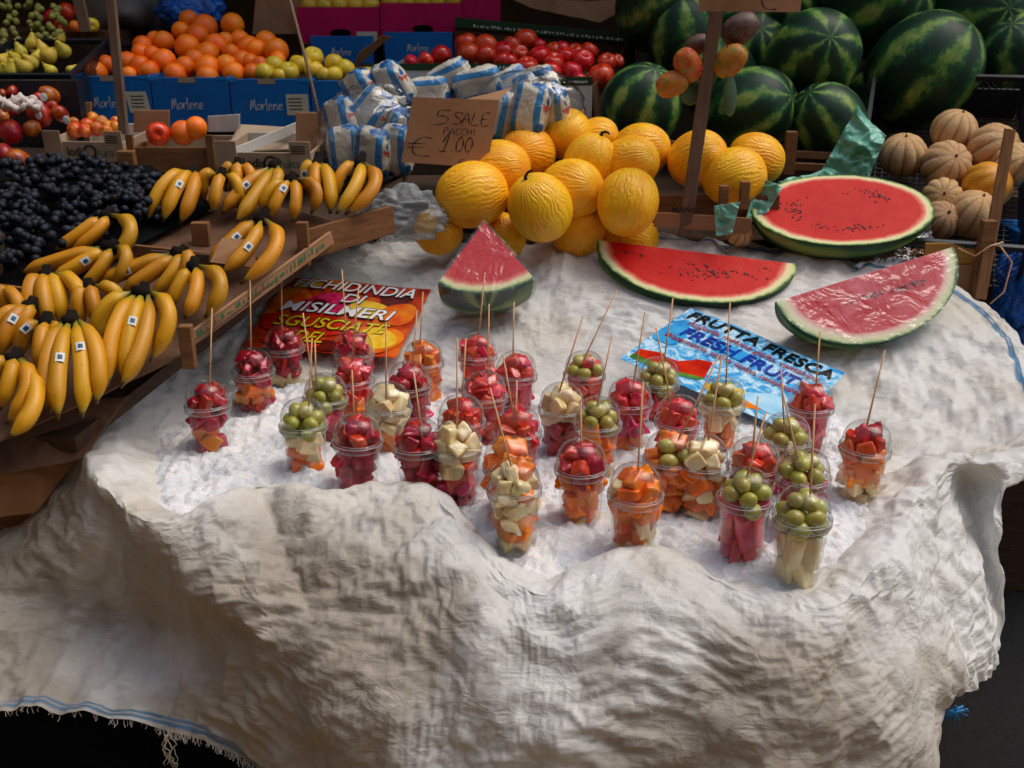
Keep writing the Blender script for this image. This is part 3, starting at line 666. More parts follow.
# a few loose ice chips
# ------------------------------------------------------------------ fruit cups
def build_cup_meshes():
    b=MB(); b.lathe([(.0,.002),(.026,.002),(.028,.0),(.0325,.0),(.0338,.004),(.0345,.012),(.0352,.0125),(.0370,.04),(.0375,.0405),(.0398,.078),(.0404,.0785),(.0420,.102),(.0427,.1045),(.0432,.114)],40)
    c=mesh('cup',b.V,b.F)
    b=MB(); b.lathe([(.0436,.1045),(.0456,.105),(.0464,.1075),(.0464,.1115),(.0455,.1135),(.0468,.1150),(.0472,.1168),(.0466,.1185),(.0448,.1190),(.0440,.1215),(.0438,.128),(.0428,.137),(.0400,.1465),(.0350,.155),(.0275,.1615),(.018,.1655),(.0095,.1672),(.0075,.1668),(.0070,.1650)],44)
    l=mesh('dome_lid',b.V,b.F)
    return c,l
def ring_mesh():
    b=MB(); 
    for (r,z,t_) in ((.0471,.1168,.0009),(.0463,.1062,.0007),(.0447,.1206,.0006)):
        b.lathe([(r-t_,z),(r,z+t_),(r+t_,z),(r,z-t_),(r-t_,z)],44)
    V=[];F=[]      # fine crimped ridges of the lid skirt
    for k in range(72):
        a=2*PI*k/72; 
        b.tube([Vector((.0466*math.cos(a),.0466*math.sin(a),.1066)),Vector((.0466*math.cos(a),.0466*math.sin(a),.1128))],.0005,3,cap=False)
    return mesh('lid_rim',b.V,b.F)
RINGM=ring_mesh(); RINGM.materials.append(M['rim'])
CUPM,LIDM=build_cup_meshes(); CUPM.materials.append(M['cupwall']); LIDM.materials.append(M['clear'])
def chunk(name,sx,sy,sz,mat,jit=.25,rag=.0):
    import bmesh
    bm=bmesh.new(); bmesh.ops.create_cube(bm,size=1)
    for v in bm.verts: v.co=Vector((v.co.x*sx,v.co.y*sy,v.co.z*sz))*(1+random.uniform(-jit,jit))
    bmesh.ops.bevel(bm,geom=bm.edges[:],offset=min(sx,sy,sz)*.19,segments=3,affect='EDGES',profile=.5)
    bmesh.ops.subdivide_edges(bm,edges=[e for e in bm.edges if e.calc_length()>.006],cuts=3,use_grid_fill=True)
    sd_=random.uniform(0,90); P_=np.array([tuple(v.co) for v in bm.verts]); q_=perlin(P_*95+sd_)*.0026+perlin(P_*230+sd_)*.0011
    for v,dq in zip(bm.verts,q_): v.co+=v.co.normalized()*(dq*(1+rag))
    me=bpy.data.meshes.new(name); bm.to_mesh(me); bm.free(); me.materials.append(mat)
    me.polygons.foreach_set('use_smooth',[True]*len(me.polygons)); return me
KIN={}
for code,nm,mt in (('R','watermelon_piece','cR'),('D','prickly_pear_piece','cD'),('K','pink_prickly_pear_piece','cK'),('O','cantaloupe_piece','cO'),('W','white_melon_piece','cW')):
    KIN[code]=[chunk(nm,.030,.026,.022,M[mt]),chunk(nm,.024,.030,.026,M[mt]),chunk(nm,.034,.020,.024,M[mt],.3),chunk(nm,.026,.026,.030,M[mt],.35)]
# whole peeled prickly pears are round, with seeds
for code,nm,mt in (('D','prickly_pear_piece','cD'),('K','pink_prickly_pear_piece','cK')):
    for k in range(3):
        me=ell(nm,.015,.013,.021,18,14,.30,9); me.materials.append(M[mt]); (KIN[code].append(me) if k<1 else KIN[code].append(chunk(nm,.030,.018,.026,M[mt],.4,.6)))
KIN['G']=[]
for k in range(3):
    me=ell('grape',.0138,.0134,.0165,16,12,.05,4); me.materials.append(M['cG']); KIN['G'].append(me)
KIN['S']=[chunk('watermelon_piece',.026,.020,.055,M['cR'],.15)]; KIN['T']=[chunk('white_melon_piece',.027,.024,.055,M['cW'],.12)]; KIN['U']=[chunk('cantaloupe_piece',.026,.020,.045,M['cO'],.15)]
NMS={'R':'watermelon_piece','D':'prickly_pear_piece','K':'pink_prickly_pear_piece','O':'cantaloupe_piece','W':'white_melon_piece','G':'grape','S':'watermelon_piece','T':'white_melon_piece','U':'cantaloupe_piece'}
LZ=[.018,.040,.061,.082,.104]
def fruit_cup(px,py,layers,dome,label,skw=(),tilt=(0,0),zoff=0.0,full=True,fill=1.0,group='lidded fruit cups standing in the ice'):
    """px,py: pixel of the centre of the lid rim; layers bottom to top"""
    zr=.985 if py<430 else .978
    rimc=PZ(px,py,.969+zoff)
    g=empty('fruit_cup',(rimc.x,rimc.y,rimc.z-.117),label,'fruit cup',group)
    g.rotation_euler=(tilt[0],tilt[1],random.uniform(0,6.28))
    link('cup',CUPM,None,g); lid_=link('dome_lid',LIDM,None,g); link('lid_rim',RINGM,None,lid_)
    def put(code,x,y,z,s=1.0):
        if code=='.': return
        k=random.choice(KIN[code]); o=link(NMS[code],k,None,g); o.location=(x,y,z)
        if code in 'STU': o.rotation_euler=(random.uniform(-.25,.25),random.uniform(-.25,.25),random.uniform(0,6.28))
        else: o.rotation_euler=[random.uniform(0,6.28) for _ in range(3)]
        o.scale=[s*random.uniform(.82,1.18) for _ in range(3)] if code!='G' else (s,s,s)
    for li,lay in enumerate(layers):
        z=LZ[li]; Rr=.0338+(.0432-.0338)*z/.114; n=len(lay)
        if n==1: lay=lay*4; n=4
        a0=random.uniform(0,6.28)
        for k,ch in enumerate(lay):
            if ch=='.': continue
            rr=Rr-((.0170 if li>2 else .0182) if ch!='G' else .0130)-.001; a=a0+2*PI*k/n+random.uniform(-.2,.2)
            put(ch,rr*math.cos(a),rr*math.sin(a),z+random.uniform(-.003,.003),(1.10,1.12,1.08,1.04,.95)[4-li]*fill)
        if n>=4 and lay[1]!='.' and li in (2,3,4): put(lay[1],0,0,z+.006,1.0)
    if dome:
        n=len(dome); 
        if n==1: dome=dome*5; n=5
        a0=random.uniform(0,6.28)
        rg=(dome[:-1]+dome[:1]) if '.' not in dome else dome[:-1]; n=len(rg)
        for k,ch in enumerate(rg):
            a=a0+2*PI*k/n+random.uniform(-.12,.12); rr=.0250 if ch!='G' else .0272
            put(ch,rr*math.cos(a),rr*math.sin(a),.125+random.uniform(-.002,.003),1.0)
        for k in range(3 if '.' not in dome else 1):
            a=a0+2*PI*k/3+.5; put(dome[(2+k)%len(dome)],.0125*math.cos(a),.0125*math.sin(a),.145,.98)
    for (ex,ey,tx,ty) in skw:
        A=PY(ex,ey,rimc.y-.012); B=PY(tx,ty,rimc.y+.01)
        A2=A-(B-A)*.25
        b=MB(); b.tube([A2,B],[.0018,.0015],6)
        me=mesh('skewer',b.V,b.F); o=link('skewer',me,M['stick'],g)
        # keep the stick where it is while it hangs under the turned cup
        mw=Matrix.Translation(g.location)@g.rotation_euler.to_matrix().to_4x4(); me.transform(mw.inverted())
    return g
CUPS=[
 (208,405,['K','OK.K','.O..','DD.K','D.D'],'DDDDD','loosely filled cup with dark red fruit in the dome, leftmost in the ice',[(210,378,212,308)]),
 (253,370,['K','D','O','O','D'],'DDDDD','cup of dark red fruit over orange pieces, second from the left edge of the ice',[(251,348,250,280)]),
 (285,347,['W','W','D','D','D'],'DDDDD','cup with dark red fruit over pale pieces, standing against the orange poster corner',[(282,325,281,262)]),
 (352,352,['D','D','D','D','D'],'DDRDD','dark red cup overlapping the lower middle of the orange poster',[(347,345,342,270)]),
 (354,378,['O','O','O','R','R'],'RDRRR','red topped cup with orange pieces below, just under the orange poster',[(353,350,359,284)]),
 (322,398,['D','D','K','K','G'],'GGGGG','green grape cup with dark red pieces, behind another grape cup on the left',[(312,378,303,313),(316,378,315,342)]),
 (304,424,['O','O','OWOW','W','G'],'GGGGG','green grape cup over white and orange melon, front left of the ice',[(309,400,312,338)]),
 (355,440,['D','K','D','K','D'],'DRDDR','bright crimson fruit cup at the front left, beside the grape cup',[(354,412,352,370)]),
 (387,407,['O','O','O','W','W'],'WWWWW','cream melon topped cup with orange slices below, left of centre',[(386,385,386,322)]),
 (425,362,['O','O','O','O','O'],'OOOOO','all orange cantaloupe cup at the back near the poster edge',[(420,345,423,292)]),
 (413,384,['D','K','D','D','D'],'DDDDD','dark red cup directly in front of the orange cantaloupe cup',[(413,362,417,310)]),
 (477,354,['D','D','D','R','R'],'RRRRR','red cube filled cup, farthest back below the film wrapped wedge',[(479,333,485,272)]),
 (514,374,['K','K','R','R','R'],'RRRRR','red cube cup right of the farthest back red cup',[(513,360,514,302)]),
 (485,396,['D','R','R','R','R'],'RDRRD','finely cut red fruit cup in the middle of the back group',[(488,374,489,304)]),
 (461,420,['K','K','K','R','R'],'RRRRR','red cup half hidden behind the cream topped tall cup',[(462,402,466,338)]),
 (420,446,['W','O','D','D','D'],'DDDDD','small dark red filled cup left of the cream topped tall cup',[(421,426,414,373)],),
 (458,448,['D','K','R','KWRW','W'],'WWWWW','tall cup with cream melon dome and crimson fruit underneath, front centre left',[(457,438,457,337)]),
 (520,432,['R','R','K','R','R'],'RRRRR','watermelon chunk cup behind the orange and cream cup at the front',[(513,412,503,355),(515,437,517,380)]),
 (510,465,['O','O','O','O','O'],'OOOOO','orange melon topped cup squeezed behind the cream and orange front cup',[]),
 (516,487,['W','O','OWOO','W','OWOW'],'WWWOW','cream and orange melon cup standing foremost by the dip in the cloth',[(511,466,490,388)]),
 (560,407,['D','D','D','D','W'],'WWWWW','cup of dark red fruit under a cream melon dome, centre',[(563,380,583,316)]),
 (585,374,['R','R','R','R','R'],'GGRGG','grape cup with red fruit at its side, back centre',[(575,378,617,290)]),
 (598,422,['W','O','O','O','OGGO'],'GGGGG','grape topped cup full of square orange pieces, centre',[(600,392,612,336)]),
 (631,402,['O','O','K','K','R'],'RRRRR','red domed cup with peach coloured pieces below, right of centre',[(634,380,645,312)]),
 (657,380,['R','R','R','R','G'],'GGGGG','grape cup standing against the lower left corner of the blue poster',[(664,362,673,298)]),
 (677,420,['O','R','R','R','R'],'RRRRR','big watermelon chunk cup in front of the blue poster',[(670,398,656,328)]),
 (668,458,['O','O','O','O','O'],'GROOG','cup with a single green grape over orange pieces, behind the white topped cup',[(680,436,719,355)]),
 (703,462,['W','OWWO','W','O','OWOW'],'WWWWW','white melon domed cup with orange slices through it, front right of centre',[(706,455,722,355)]),
 (722,402,['W','O','OWOO','W','W'],'GGGGG','grape topped cup over white and orange melon, on the lower edge of the blue poster',[(726,383,730,302)]),
 (582,466,['W','O','O','O','D'],'DDDRD','crimson domed cup with orange melon below, front centre',[(581,448,581,402)]),
 (635,492,['W','OWOO','KOOW','O','O'],'OWOOO','orange and cream melon cup, foremost on the ridge of the cloth in the centre',[(638,470,643,382)]),
 (813,405,['D','D','R','R','R'],'RRRRR','red fruit cup touching the right end of the blue poster',[(816,387,820,332)]),
 (786,440,['K','W','W','W','W'],'GGGGG','grape cup with pale pieces, in the row behind the foremost right pair',[(784,422,781,368)]),
 (752,466,['R','R','R','R','R'],'RRRRR','bright red watermelon cup behind the grape and crimson cup',[(753,446,758,396)]),
 (862,446,['W','W','O','O','O'],'RRDRR','red domed cup over orange melon, rightmost in the ice',[(867,425,885,350)]),
 (805,476,['R','R','R','K','K'],'GGGGG','grape cup with red fruit below, right behind the cream filled grape cup',[(798,460,782,390)]),
 (746,497,['SSSK','','S','','GKGK'],'GGGGG','tall grape topped cup filled with crimson slices, front right',[(745,483,766,412)]),
 (803,516,['TTTT','','T','','G'],'GGGGG','grape topped cup filled with pale cream melon sticks, foremost on the right',[(810,500,815,404)]),
]
for cdef in CUPS:
    px,py,ly,dm,lb,sk=cdef; random.seed(int(px*13+py))
    fruit_cup(px,py,ly,dm,lb,sk,tilt=(random.uniform(-.04,.05),random.uniform(-.05,.05)))
random.seed(5)
rimc=PZ(230,352,.965); g=empty('empty_cup',(rimc.x,rimc.y,rimc.z-.06),'empty clear plastic cup lying open behind the leftmost fruit cups','cup')
link('cup',CUPM,None,g); g.rotation_euler=(.3,.5,0)
# ------------------------------------------------------------------ posters
def text_geo(s,size=1.0,bold=0.0,space=1.0):
    cu=bpy.data.curves.new('t','FONT'); cu.body=s; cu.size=size; cu.offset=bold; cu.space_character=space; cu.fill_mode='FRONT'; cu.resolution_u=4
    ob=bpy.data.objects.new('t',cu); COL.objects.link(ob); dg=bpy.context.evaluated_depsgraph_get(); dg.update()
    me=ob.evaluated_get(dg).to_mesh(); V=[Vector(v.co) for v in me.vertices]; F=[tuple(p.vertices) for p in me.polygons]
    ob.evaluated_get(dg).to_mesh_clear(); bpy.data.objects.remove(ob); bpy.data.curves.remove(cu); return V,F
def fit_text(mb,s,fn,x0,x1,y0,y1,n,bold=0.02,shear=0.0,h=0.0):
    """writes s into the rectangle of a surface fn(u,v,h)->world"""
    V,F=text_geo(s,1.0,bold)
    xs=[v.x for v in V]; ys=[v.y for v in V]; w=max(xs)-min(xs); H=max(ys)-min(ys)
    out=[]
    for v in V:
        a=(v.x-min(xs))/w; c=(v.y-min(ys))/H; out.append(fn(x0+(x1-x0)*(a)+shear*(c-.5),y0+(y1-y0)*c,h))
    mb.add(out,F)
def disc(fn,cx,cy,rx,ry,h,rot=0,n=22,wob=.06):
    P=[];ph=random.uniform(0,6)
    for k in range(n):
        a=2*PI*k/n; r=1+wob*math.sin(3*a+ph); x=rx*math.cos(a)*r; y=ry*math.sin(a)*r
        P.append(fn(min(.995,max(.005,cx+x*math.cos(rot)-y*math.sin(rot))),min(.995,max(.005,cy+x*math.sin(rot)+y*math.cos(rot))),h))
    return P
def poster(TL,TR,BL,name,label,base):
    N=(TR-TL).cross(TL-BL).normalized(); 
    if N.z<0: N=-N
    def fn(u,v,h): 
        bend=.006*math.sin(u*PI*1.5+.5)*math.sin(v*2.2)
        return BL+(TL-BL)*v+(TR-TL)*u+N*(h+bend)
    g=empty(name,(BL+TR)/2,label,'poster')
    b=MB(); n=12; V=[fn(i/n,j/n,0) for j in range(n+1) for i in range(n+1)]+[fn(i/n,j/n,-.0008) for j in range(n+1) for i in range(n+1)]
    F=[]
    for j in range(n):
        for i in range(n):
            a=j*(n+1)+i; F.append((a,a+1,a+n+2,a+n+1)); m=(n+1)**2; F.append((m+a,m+a+n+1,m+a+n+2,m+a+1))
    b.add(V,F); b.build('sheet',base,g,smooth=True)
    return g,fn
def flatm(name,c1,c2,scale=20,rough=.22): return simple(name,c1,c2,scale,rough)
PM={'or':flatm('print_orange','d84a08','ec8a10'),'pk':flatm('print_pink','c01048','e03070',60),'yl':flatm('print_yellow','e0a808','f0c838',40),'rd':flatm('print_red','a81008','d02c10'),'dk':flatm('print_dark_red','3a0a08','6a1808'),'wt':flatm('print_white','e4e6e8','f0f0ee'),'bk':flatm('print_black','060606','0c0c0c'),'yt':flatm('print_yellow_letters','c8b408','dcc818'),'bl':flatm('print_blue_letters','0a2a90','1238a8'),'cy':flatm('print_water_blue','1a80c8','3aa8e0'),'lb':flatm('print_pale_blue','7cc0e0','b0dcf0'),'mr':flatm('print_maroon','90101c','a81828'),'gr':flatm('print_green','2c6a20','6a9a40')}
t=NT('poster_sunset_ground'); col=t.ramp(t.noise(t.obj(),14,4,.6),[(.3,'7a1606'),(.5,'c83a08'),(.7,'e8780c')]); t.pbr(col,.25); M['pg1']=t.m
t=NT('poster_water_ground'); col=t.ramp(t.noise(t.obj(),17,7,.7,2.5),[(.35,'1878c0'),(.47,'48a8dc'),(.56,'b8dcec'),(.7,'dceaf0')]); t.pbr(col,.25); M['pg2']=t.m
TL=S(288,278,Zp,.014); TR=S(431,288,Zp,.014); BR=S(396,358,Zp,.016); BL=TL+BR-TR
g,fn=poster(TL,TR,BL,'poster','glossy orange and red poster reading FICHIDINDIA DI MISILMERI, lying at the back left',M['pg1'])
random.seed(3)
arts=[('yl',.17,.93,.10,.07,0),('or',.12,.70,.13,.16,.3),('dk',.30,.62,.10,.08,0),('pk',.40,.66,.17,.14,.2),('rd',.62,.9,.16,.09,0),('yl',.66,.62,.14,.13,-.2),('dk',.80,.80,.10,.10,0),('or',.87,.60,.12,.16,0),('rd',.38,.34,.24,.16,0),('rd',.12,.35,.11,.12,.4),('or',.80,.22,.19,.19,0),('dk',.55,.08,.18,.07,0),('rd',.3,.1,.2,.09,0)]
for i,(m,cx,cy,rx,ry,rot) in enumerate(arts):
    P=disc(fn,cx,cy,rx,ry,.0006+.00025*i,rot); b=MB(); b.add(P,[tuple(range(len(P)))]); b.build('fruit_print',PM[m],g)
b=MB(); P=disc(fn,.80,.22,.15,.15,.0042); b.add(P,[tuple(range(len(P)))]); b.build('fruit_print',PM['yl'],g)
LN=[('FICHIDINDIA',.10,.93,.83,.965,'wt',.1),('DI',.47,.60,.675,.80,'wt',.03),('MISILMERI',.11,.84,.49,.63,'wt',.05),('SGUSCIATE',.12,.85,.29,.43,'yt',.04),('DEL',.30,.50,.10,.24,'yt',.03)]
bb=MB(); 
for s,xa,xb,ya,yb,mm,sh in LN: fit_text(bb,s,fn,xa-.004,xb+.004,ya-.010,yb+.010,0,.032,.03,.0048)
bb.build('lettering',PM['bk'],g)
for s,xa,xb,ya,yb,mm,sh in LN:
    b=MB(); fit_text(b,s,fn,xa,xb,ya,yb,0,.010,.03,.0054); b.build('lettering',PM[mm],g)
TL=S(690,309,Zp,.016); TR=S(846,371,Zp,.016); BR=S(790,432,Zp,.03); BL=TL+BR-TR
g,fn=poster(TL,TR,BL,'poster','light blue poster reading FRUTTA FRESCA and FRESH FRUIT, lying right of centre',M['pg2'])
P=[fn(*p) for p in ((.03,.20,.001),(.40,.40,.001),(.44,.18,.001),(.25,.10,.001),(.03,.12,.001))]; b=MB(); b.add(P,[(0,1,2,3,4)]); b.build('melon_slice_print',PM['rd'],g)
P=[fn(*p) for p in ((.03,.12,.0014),(.25,.10,.0014),(.44,.18,.0014),(.43,.13,.0014),(.25,.045,.0014),(.03,.06,.0014))]; b=MB(); b.add(P,[(0,1,2,3,4,5)]); b.build('rind_print',PM['gr'],g)
for k,(cx,cy,rx,ry,m) in enumerate([(.62,.13,.14,.10,'yl'),(.66,.10,.12,.06,'or'),(.80,.22,.12,.12,'lb'),(.90,.5,.09,.16,'cy'),(.08,.55,.08,.2,'cy'),(.45,.62,.09,.07,'cy')]):
    P=disc(fn,cx,cy,rx,ry,.0006+.0003*k,0,22,.15); b=MB(); b.add(P,[tuple(range(len(P)))]); b.build('fruit_print',PM[m],g)
for s,xa,xb,ya,yb,mm,bo in [('FRUTTA FRESCA',.05,.97,.82,.955,'bk',.022),('Anguria, melone giallo, cantalupo',.09,.92,.705,.80,'mr',.012),('FRESH FRUIT',.12,.84,.55,.69,'bl',.022),('Watermelon, yellow melon, cantaloupe',.05,.88,.435,.53,'mr',.012)]:
    b=MB(); fit_text(b,s,fn,xa,xb,ya,yb,0,bo,.012,.0035); b.build('lettering',PM[mm],g)
# ------------------------------------------------------------------ cut watermelons
def wedge(P1,P2,D,b_,theta,name,label,fm,bulge=1.0,nu=60,nr=16):
    """long straight cut edge P1-P2; face half-ellipse hangs along D with half-width b_; wedge angle theta turned away from the viewer"""
    X=(P2-P1).normalized(); a=(P2-P1).length/2; D=(D-X*D.dot(X)).normalized(); N=X.cross(D)
    if N.dot(Vector((0,-1,.4)))<0: N=-N
    mid=(P1+P2)/2; g=empty(name,mid,label,'cut watermelon')
    def face(Dd,nm):
        V=[];F=[];att=[]
        for i in range(nu+1):
            x=-math.cos(PI*i/nu)
            for j in range(nr+1):
                r=math.sqrt(max(0,1-x*x))*j/nr; V.append(X*(a*x)+Dd*(b_*r)); att.append(math.sqrt(x*x+r*r))
        for i in range(nu):
            for j in range(nr): k=i*(nr+1)+j; F.append((k,k+nr+1,k+nr+2,k+1))
        me=mesh(nm,V,F); setattr_f(me,'rad',att); return link(nm,me,fm,g)
    face(D,'flesh')
    D2=(D*math.cos(theta)-N*math.sin(theta)); face(D2,'flesh')
    V=[];F=[];m=18
    for i in range(nu+1):
        x=-math.cos(PI*i/nu)
        for j in range(m+1):
            th=theta*j/m; r=math.sqrt(max(0,1-x*x)); V.append(X*(a*x)*1.0+(D*math.cos(th)-N*math.sin(th))*(b_*r))
    for i in range(nu):
        for j in range(m): k=i*(m+1)+j; F.append((k,k+1,k+m+2,k+m+1))
    # the rind mesh is turned so that its z is the long axis: the stripes run along the fruit
    Mx=Matrix((( *D,),( *X.cross(D),),( *X,))).to_4x4()   # world->local
    me=mesh('rind',[Mx@v for v in V],F); o=link('rind',me,M['wm'],g); o.matrix_local=Mx.inverted()
    return g,X,D,N,a
def seeds(g,pts,mat=None):
    b=MB()
    for p,n,x in pts:
        y=n.cross(x); a=random.uniform(0,6.28); u=(x*math.cos(a)+y*math.sin(a)); v=n.cross(u); V=[];F=[]
        L=random.uniform(.0026,.0042)
        for i in range(6):
            for j in range(8):
                th=PI*i/5; ph=2*PI*j/8; V.append(p+u*(L*math.cos(th))+v*(L*.55*math.sin(th)*math.cos(ph))+n*(L*.35*math.sin(th)*math.sin(ph)))
        for i in range(5):
            for j in range(8): F.append((i*8+j,(i+1)*8+j,(i+1)*8+(j+1)%8,i*8+(j+1)%8))
        b.add(V,F)
    b.build('seeds',M['seed'],g,smooth=True)
# centre slice
P1=PY(597,240,2.68); P2=PY(797,264,2.62)
Q=S(700,302,Zp,.015); DV=Q-(P1+P2)/2; BW=DV.length
g,X,D,N,a=wedge(P1,P2,DV,BW,math.radians(62),'watermelon_slice','long red watermelon slice resting at the middle of the back edge',M['flesh'])
sp=[]
for k in range(70):
    x=random.gauss(.22,.25); r=random.gauss(.42-.12*x,.07); 
    if abs(x)<.8: sp.append((X*(a*x)+D*(BW*r)+(P1+P2)/2+N*.0008,N,X))
for k in range(8): sp.append((X*(a*random.uniform(-.75,-.5))+D*(BW*random.uniform(.15,.3))+(P1+P2)/2+N*.0008,N,X))
seeds(g,sp)
# right wedge
P1=PY(775,302,2.36); P2=PY(953,247,2.52)
g,X,D,N,a=wedge(P1,P2,Vector((.10,-.55,-.72)),.175,math.radians(58),'watermelon_slice','film wrapped pale red watermelon wedge pointing left, beside the blue poster',M['flesh2'])
sp=[]
for k in range(60):
    x=random.uniform(-.35,.55); r=.33+random.gauss(0,.03)+.05*x; sp.append((X*(a*x)+D*(.175*r)+(P1+P2)/2+N*.0008,N,X))
seeds(g,sp)
b=MB(); V=[];F=[];nu,nr=40,10
for i in range(nu+1):
    x=-math.cos(PI*i/nu)
    for j in range(nr+1):
        r=math.sqrt(max(0,1-x*x))*j/nr; V.append((P1+P2)/2+X*(a*x)+D*(.175*r)+N*(.003+.002*perlin(np.array([[x*6,r*6,0]]))[0]))
for i in range(nu):
    for j in range(nr): k=i*(nr+1)+j; F.append((k,k+nr+1,k+nr+2,k+1))
b.add(V,F); b.build('cling_film',M['wrap'],g,smooth=True)
# half melon with the whole oval face
cN=Vector((0.0,-.52,.85)).normalized(); cp=PY(843,209,2.74); X=Vector((1,.02,.06)); X=(X-cN*X.dot(cN)).normalized(); Yv=cN.cross(X)
aL=92/1024*axd(cp); bL=.138
g=empty('watermelon_half',cp,'oval red watermelon half, cut face up, behind the right end of the sack cloth','cut watermelon')
V=[];F=[];att=[];n=72;m=24
for j in range(m+1):
    for i in range(n): c=2*PI*i/n; r=j/m; V.append(X*(aL*r*math.cos(c))+Yv*(bL*r*math.sin(c))); att.append(r)
for j in range(m):
    for i in range(n): F.append((j*n+i,(j+1)*n+i,(j+1)*n+(i+1)%n,j*n+(i+1)%n))
me=mesh('flesh',V,F); setattr_f(me,'rad',att); link('flesh',me,M['flesh'],g)
V=[];F=[]
for j in range(m+1):
    th=PI/2*j/m
    for i in range(n): c=2*PI*i/n; V.append((bL*math.cos(th)*math.sin(c),-bL*math.sin(th),aL*math.cos(th)*math.cos(c)))
for j in range(m):
    for i in range(n): F.append((j*n+i,(j+1)*n+i,(j+1)*n+(i+1)%n,j*n+(i+1)%n))
me=mesh('rind',V,F); o=link('rind',me,M['wm'],g); o.matrix_local=Matrix(((Yv.x,cN.x,X.x,0),(Yv.y,cN.y,X.y,0),(Yv.z,cN.z,X.z,0),(0,0,0,1)))
sp=[]
for k in range(95):
    c=random.choice([random.gauss(4.75,.35),random.gauss(3.1,.25),random.gauss(.7,.35)]); r=random.gauss(.55,.05)
    sp.append((cp+X*(aL*r*math.cos(c))+Yv*(bL*r*math.sin(c))+cN*.0008,cN,X))
seeds(g,sp)
# film-wrapped wedge
A=PY(484,222,2.55); Lp=PY(438,283,2.42); Rp=PY(534,278,2.42); up=(A-(Lp+Rp)/2)
N=(Rp-Lp).cross(up).normalized()
if N.y>0: N=-N
g=empty('watermelon_wedge',(Lp+Rp)/2,'triangular watermelon wedge tightly wrapped in clear film, back centre left','cut watermelon')
u1=(Lp-A);u2=(Rp-A); R0=(u1.length+u2.length)/2; dirX=(u2.normalized()-u1.normalized()).normalized(); dirD=(u1.normalized()+u2.normalized()).normalized()
half=math.acos(max(-1,min(1,u1.normalized().dot(u2.normalized()))))/2
V=[];F=[];att=[];n=30;m=16
for i in range(n+1):
    an=-half+2*half*i/n
    for j in range(m+1):
        r=j/m; V.append(A-wloc(g)+(dirD*math.cos(an)+dirX*math.sin(an))*R0*r); att.append(r)
for i in range(n):
    for j in range(m): k=i*(m+1)+j; F.append((k,k+m+1,k+m+2,k+1))
me=mesh('flesh',V,F); setattr_f(me,'rad',att); link('flesh',me,M['flesh'],g)
def shell(off,name,mat,par):
    V=[];F=[];m2=14; Bk=Vector((0,.30,-.95))
    for i in range(n+1):
        an=(-half+2*half*i/n)*(1+off*.8)
        for j in range(m2+1):
            th=(PI/2)*j/m2; rad=R0*(1+off)*math.cos(th*.92)**.75; dep=(.115)*(math.sin(th)); rad=R0*(1+off)*math.cos(th*.8)**.6
            V.append(A+N*(off*.08)-dirD*off*.05+(dirD*math.cos(an)+dirX*math.sin(an))*rad+Bk*dep+Vector((0,0,-.01*j/m2)))
    for i in range(n):
        for j in range(m2): k=i*(m2+1)+j; F.append((k,k+1,k+m2+2,k+m2+1))
    b=MB(); b.add(V,F)
    # two radial cut sides
    for s_ in (0,n):
        ii=[s_*(m2+1)+j for j in range(m2+1)]; a_=len(b.V); b.V.append(A+N*(off*.08)); 
        for j in range(m2): b.F.append((a_,ii[j],ii[j+1]))
    return b
shell(0,'x',None,g).build('rind',M['wm'],g,smooth=True)
b=shell(.035,'x',None,g)
k0=len(b.V); ring=[A+N*.006+(dirD*math.cos(-half*1.05+2.1*half*i/n)+dirX*math.sin(-half*1.05+2.1*half*i/n))*R0*1.035 for i in range(n+1)]
b.V+= [A+N*.006-dirD*.006]+ring; b.F+=[(k0,k0+1+i,k0+2+i) for i in range(n)]
b.build('cling_film',M['wrap'],g,smooth=True)
